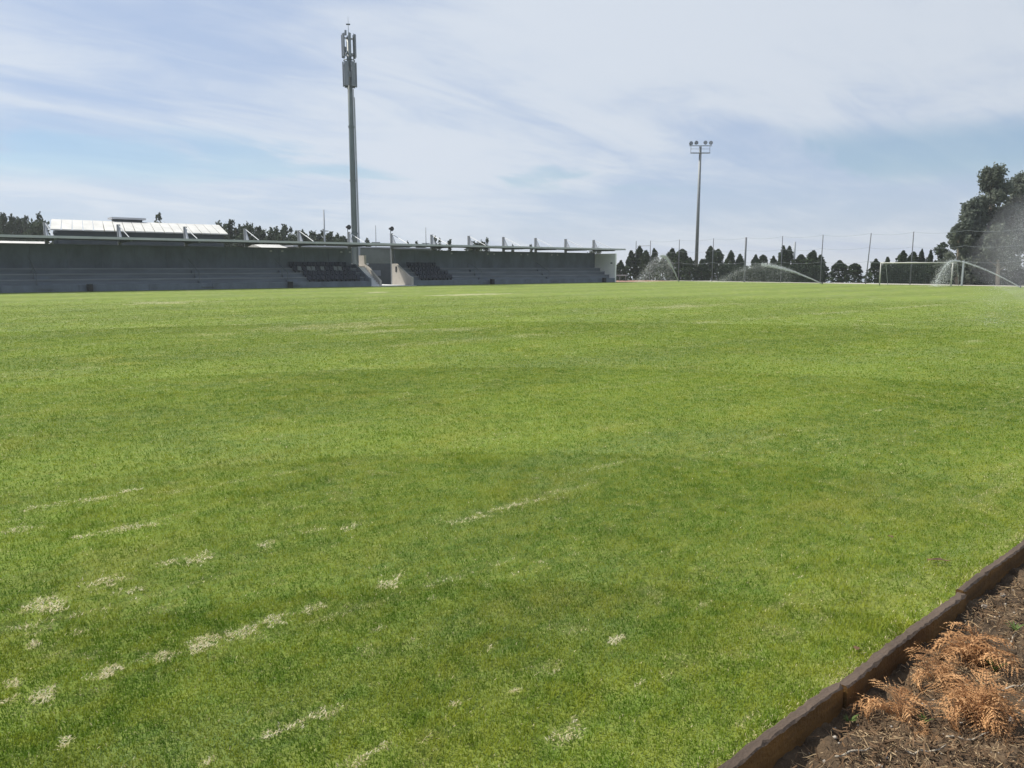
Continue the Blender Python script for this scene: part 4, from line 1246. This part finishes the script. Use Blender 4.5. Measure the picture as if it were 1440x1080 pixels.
def twig(px, py, ln, ang, label, seed):
    p = gnd(px, py, -0.05); rs = random.Random(seed)
    pts = []
    for k in range(6):
        t = (k / 5 - 0.5) * ln
        xx = p.x + math.cos(ang) * t + rs.uniform(-.008, .008); yy = p.y + math.sin(ang) * t + rs.uniform(-.008, .008)
        pts.append((xx - p.x, yy - p.y, float(soil_z(np.array([xx]), np.array([yy]))[0]) + 0.012 + rs.uniform(0, 0.012)))
    o = MB().tube(pts, [0.0045, 0.005, 0.0045, 0.004, 0.003, 0.0015], 6).build('twig', M['twig'], None, True, (p.x, p.y, 0)); tag(o, label, 'twig', 'twigs on the bare soil')


twig(1200, 1062, 0.17, R(-20), 'pale twig lying by the shadow of the edging', 1)
twig(1362, 1040, 0.20, R(-35), 'thin pale twig below the biggest dead fern', 2)
twig(1425, 975, 0.12, R(-30), 'short pale twig at the right edge of the soil', 3)
twig(1300, 1066, 0.16, R(-50), 'crooked twig near the lower edge of the soil', 4)
twig(1425, 900, 0.18, R(10), 'long thin twig behind the dead ferns', 5)


def scrap(px, py, ln, ang, label, seed):
    p = gnd(px, py, 0.016); rs = random.Random(seed)
    mb = MB(); n = 5; vs = []
    for k in range(n + 1):
        t = k / n; w_ = 0.014 * math.sin(math.pi * (0.08 + 0.84 * t)) + 0.002
        vs += [((t - .5) * ln, -w_, 0.006 * math.sin(4 * t) + rs.uniform(0, .006)), ((t - .5) * ln, w_, 0.006 * math.sin(4 * t) + rs.uniform(0, .01))]
    mb.add(vs, [(2 * k, 2 * k + 2, 2 * k + 3, 2 * k + 1) for k in range(n)])
    o = mb.build('dead_leaf', M['debris'], None, True, p); o.rotation_euler = (0, 0, ang); tag(o, label, 'leaf', 'dead leaves lying on the turf')


scrap(1320, 788, 0.15, R(-42), 'long dark dead leaf on the grass short of the edging', 1)
scrap(1205, 912, 0.05, R(10), 'tiny dark leaf on the grass left of the ferns', 2)
scrap(1252, 755, 0.05, R(60), 'small dark leaf on the grass farther up from the edging', 3)


# ------------------------------------------------------------------ dead ferns
def frond_mesh(seed, ln=0.34):
    rs = random.Random(seed)
    mb = MB(); pts = []
    curl = rs.uniform(0.8, 2.1); side = rs.uniform(-0.5, 0.5)
    n = 15; x_ = z_ = 0.0; a = R(rs.uniform(76, 100)); y_ = 0.0
    for k in range(n + 1):
        pts.append(Vector((x_, y_, z_)))
        st = ln / n
        x_ += st * math.cos(a); z_ += st * math.sin(a); y_ += st * side * k / n
        a -= curl * 2.1 / n * (0.6 + 1.1 * k / n)
    mb.tube(pts, [0.0024 * (1 - 0.75 * k / n) for k in range(n + 1)], 4, 1, cap=False)
    for k in range(3, n + 1):
        t = (pts[k] - pts[k - 1]).normalized()
        up = Vector((-t.z, 0, t.x)); sd = Vector((0, 1, 0))
        pl = ln * 0.30 * math.sin(math.pi * min(1, (k - 1.2) / (n - 1)) * 0.86) + 0.010
        for s in (-1, 1):
            droop = rs.uniform(-0.9, 0.3); fwd_ = rs.uniform(0.25, 0.75)
            d = (sd * s + t * fwd_ + up * droop).normalized()
            m_ = 7
            prev = pts[k].copy()
            for j in range(m_):
                d = (d + up * rs.uniform(-0.22, 0.12) + t * rs.uniform(-0.05, 0.18)).normalized()
                q = prev + d * pl / m_
                w = 0.0105 * (1 - j / (m_ + 1)) * rs.uniform(0.7, 1.3)
                e = (t * rs.uniform(0.6, 1.0) + up * rs.uniform(-0.7, 0.7)).normalized()
                mb.add([prev, (prev + q) / 2 + e * w, q, (prev + q) / 2 - e * w], [(0, 1, 2), (0, 2, 3)])
                prev = q
    return mb.mesh('frond', [M['fern'], M['fern_stem']])


FRONDS = [frond_mesh(k) for k in range(7)]


def fern(x_, y_, nf, sc, label, seed):
    rs = random.Random(seed)
    z = float(soil_z(np.array([x_]), np.array([y_]))[0])
    r = empty('dead_fern', (x_, y_, z - 0.01)); tag(r, label, 'fern', 'dead ferns beside the edging')
    for k in range(nf):
        o = link('frond', FRONDS[rs.randrange(7)], r)
        o.location = (rs.uniform(-.05, .05) * sc, rs.uniform(-.05, .05) * sc, rs.uniform(-0.02, 0.01))
        o.rotation_euler = (rs.uniform(-.3, .3), rs.uniform(-.45, .35), 2 * math.pi * (k + rs.random() * 0.9) / nf)
        q = sc * rs.uniform(0.65, 1.1); o.scale = (q, q, q)


def fern_at(px, py, nf, sc, label, seed):
    p = gnd(px, py, -0.05); fern(p.x, p.y, nf, sc, label, seed)


fern_at(1368, 930, 28, 0.80, 'rust-brown dead fern farthest along the edging', 1)
fern_at(1318, 958, 16, 0.66, 'dead fern between the farthest and the leftmost one, against the board', 5)
fern_at(1262, 1002, 22, 0.70, 'leftmost dead fern, its curled tips against the board', 2)
fern_at(1372, 1014, 36, 0.84, 'biggest orange-brown dead fern, nearest the picture corner', 3)
fern_at(1400, 940, 8, 0.45, 'small faded dead fern behind the biggest one', 4)
fern_at(1300, 1030, 6, 0.36, 'low crumpled dead fern left of the biggest one', 6)


def weed(px, py, n, ln, label, seed):
    rs = random.Random(seed); p = gnd(px, py, -0.05)
    z = float(soil_z(np.array([p.x]), np.array([p.y]))[0])
    r = empty('weed', (p.x, p.y, z)); tag(r, label, 'weed', 'green weeds on the bare soil')
    for k in range(n):
        a = rs.uniform(0, 6.28); b = Vector((math.cos(a), math.sin(a), 0)); s = Vector((-b.y, b.x, 0)) * rs.uniform(0.003, 0.006)
        l = ln * rs.uniform(0.6, 1.2); q = [b * (l * 0.6 * t * t) + Vector((0, 0, l * t * (1 - 0.35 * t))) for t in (0, 0.4, 0.75, 1)]
        MB().add([q[0] - s * .6, q[0] + s * .6, q[1] + s, q[1] - s, q[2] + s * .8, q[2] - s * .8, q[3]], [(0, 1, 2, 3), (3, 2, 4, 5), (5, 4, 6)]).build('leaf', M['weed'], r)


weed(1398, 948, 14, 0.10, 'small green weed right of the dead ferns', 1)
weed(1427, 890, 16, 0.09, 'low green weed near the right edge above the ferns', 2)
weed(1300, 1012, 8, 0.07, 'thin green weed between the two nearest ferns', 3)
weed(1195, 1005, 16, 0.07, 'pale tuft growing at the joint of the edging boards', 4)


# ------------------------------------------------------------------ grass blades
def blades(rings):
    Vs, Fs, As = [], [], []
    base = 0
    for (d0, d1, dens, wid, ln, rich, taper) in rings:
        th0, th1 = R(YAW - 46), R(YAW + 46)
        area = 0.5 * (th1 - th0) * (d1 * d1 - d0 * d0)
        n = int(area * dens)
        th = rng.uniform(th0, th1, n); d = np.sqrt(rng.uniform(d0 * d0, d1 * d1, n))
        X = d * np.cos(th); Y = d * np.sin(th)
        k = (Y > edge_y(X) + 0.025) & (Y < 71.3)
        if taper: k &= rng.random(n) < 1 - ((d - d0) / (d1 - d0)) ** 1.5
        X, Y = X[k], Y[k]; n = len(X)
        w, c = worn_at(X, Y)
        tuft = fbm(X * 7, Y * 7, 3)
        near_edge = np.clip(1 - (Y - edge_y(X) - 0.03) / 0.14, 0, 1)
        dead = (rng.random(n) < np.clip(w, 0, 0.95) ** 1.35) | (rng.random(n) < 0.22 * near_edge) | (rng.random(n) < 0.012)
        chalk = dead & (rng.random(n) < c)
        keep = np.ones(n, bool)
        edge = np.clip(1 - (Y - edge_y(X) - 0.03) / 0.12, 0, 1)
        L = ln * rng.uniform(0.6, 1.25, n) * (0.65 + 0.7 * tuft) * (1 + 0.8 * edge) * (1 + 0.5 * np.clip((fbm(X * 1.7 + 9, Y * 1.7, 3) - 0.6) * 8, 0, 1))
        lean = rng.uniform(0.45, 1.35, n); lean = np.where(dead, rng.uniform(1.0, 1.5, n), lean)
        L = np.where(dead, L * 0.85, L)
        az = rng.random(n) * 2 * math.pi; L = np.where(~dead & (w > 0.45), L * 0.6, L)
        b = np.stack([np.cos(az), np.sin(az)], 1)
        W = wid * rng.uniform(0.7, 1.3, n) * np.where(dead & (w > 0.55), 1.5, 1.0)
        s = np.stack([-b[:, 1], b[:, 0], np.zeros(n)], 1) * (W / 2)[:, None]
        root = np.stack([X, Y, np.full(n, -0.004)], 1)
        hz = L * np.sin(lean); vt = L * np.cos(lean) + 0.004
        tip = root + np.stack([b[:, 0] * hz, b[:, 1] * hz, vt], 1)
        clump = np.clip((fbm(X * 9 + 2, Y * 9 + 8, 3) - 0.5) * 2.2 + 0.5, 0, 1)
        A = np.stack([np.clip(0.35 * rng.random(n) + 0.65 * clump, 0, 1), np.where(dead, rng.uniform(0.45, 1.0, n), np.clip(w, 0, 1) * 0.35), chalk * rng.uniform(0.5, 1.0, n), np.ones(n)], 1)
        if rich:
            mid = root + np.stack([b[:, 0] * hz * 0.38, b[:, 1] * hz * 0.38, vt * 0.62], 1)
            V = np.stack([root - s, root + s, mid + s * 0.8, mid - s * 0.8, tip], 1)[keep]
            m_ = len(V)
            V = V.reshape(-1, 3)
            b5 = 5 * np.arange(m_)[:, None]
            F = np.concatenate([b5 + np.array([0, 1, 2]), b5 + np.array([0, 2, 3]), b5 + np.array([3, 2, 4])])
            A = np.repeat(A[keep], 5, 0)
        else:
            V = np.stack([root - s, root + s, tip], 1)[keep]
            m_ = len(V); V = V.reshape(-1, 3)
            F = np.arange(3 * m_).reshape(-1, 3)
            A = np.repeat(A[keep], 3, 0)
        Vs.append(V); Fs.append(F + base); As.append(A); base += len(V)
    me = np_mesh('grass', np.concatenate(Vs), np.concatenate(Fs), M['blades'], {'worn': np.concatenate(As)})
    print('grass blades tris', sum(len(f) for f in Fs))
    tag(link('grass', me), 'short green turf of the football pitch, worn in pale patches', 'grass', kind='stuff')


blades([(2.0, 4.6, 15000, 0.0042, 0.0165, True, False), (4.6, 8, 7500, 0.006, 0.018, False, False), (8, 15, 2500, 0.010, 0.019, False, False), (15, 28, 750, 0.018, 0.020, False, False), (28, 55, 180, 0.035, 0.020, False, True)])
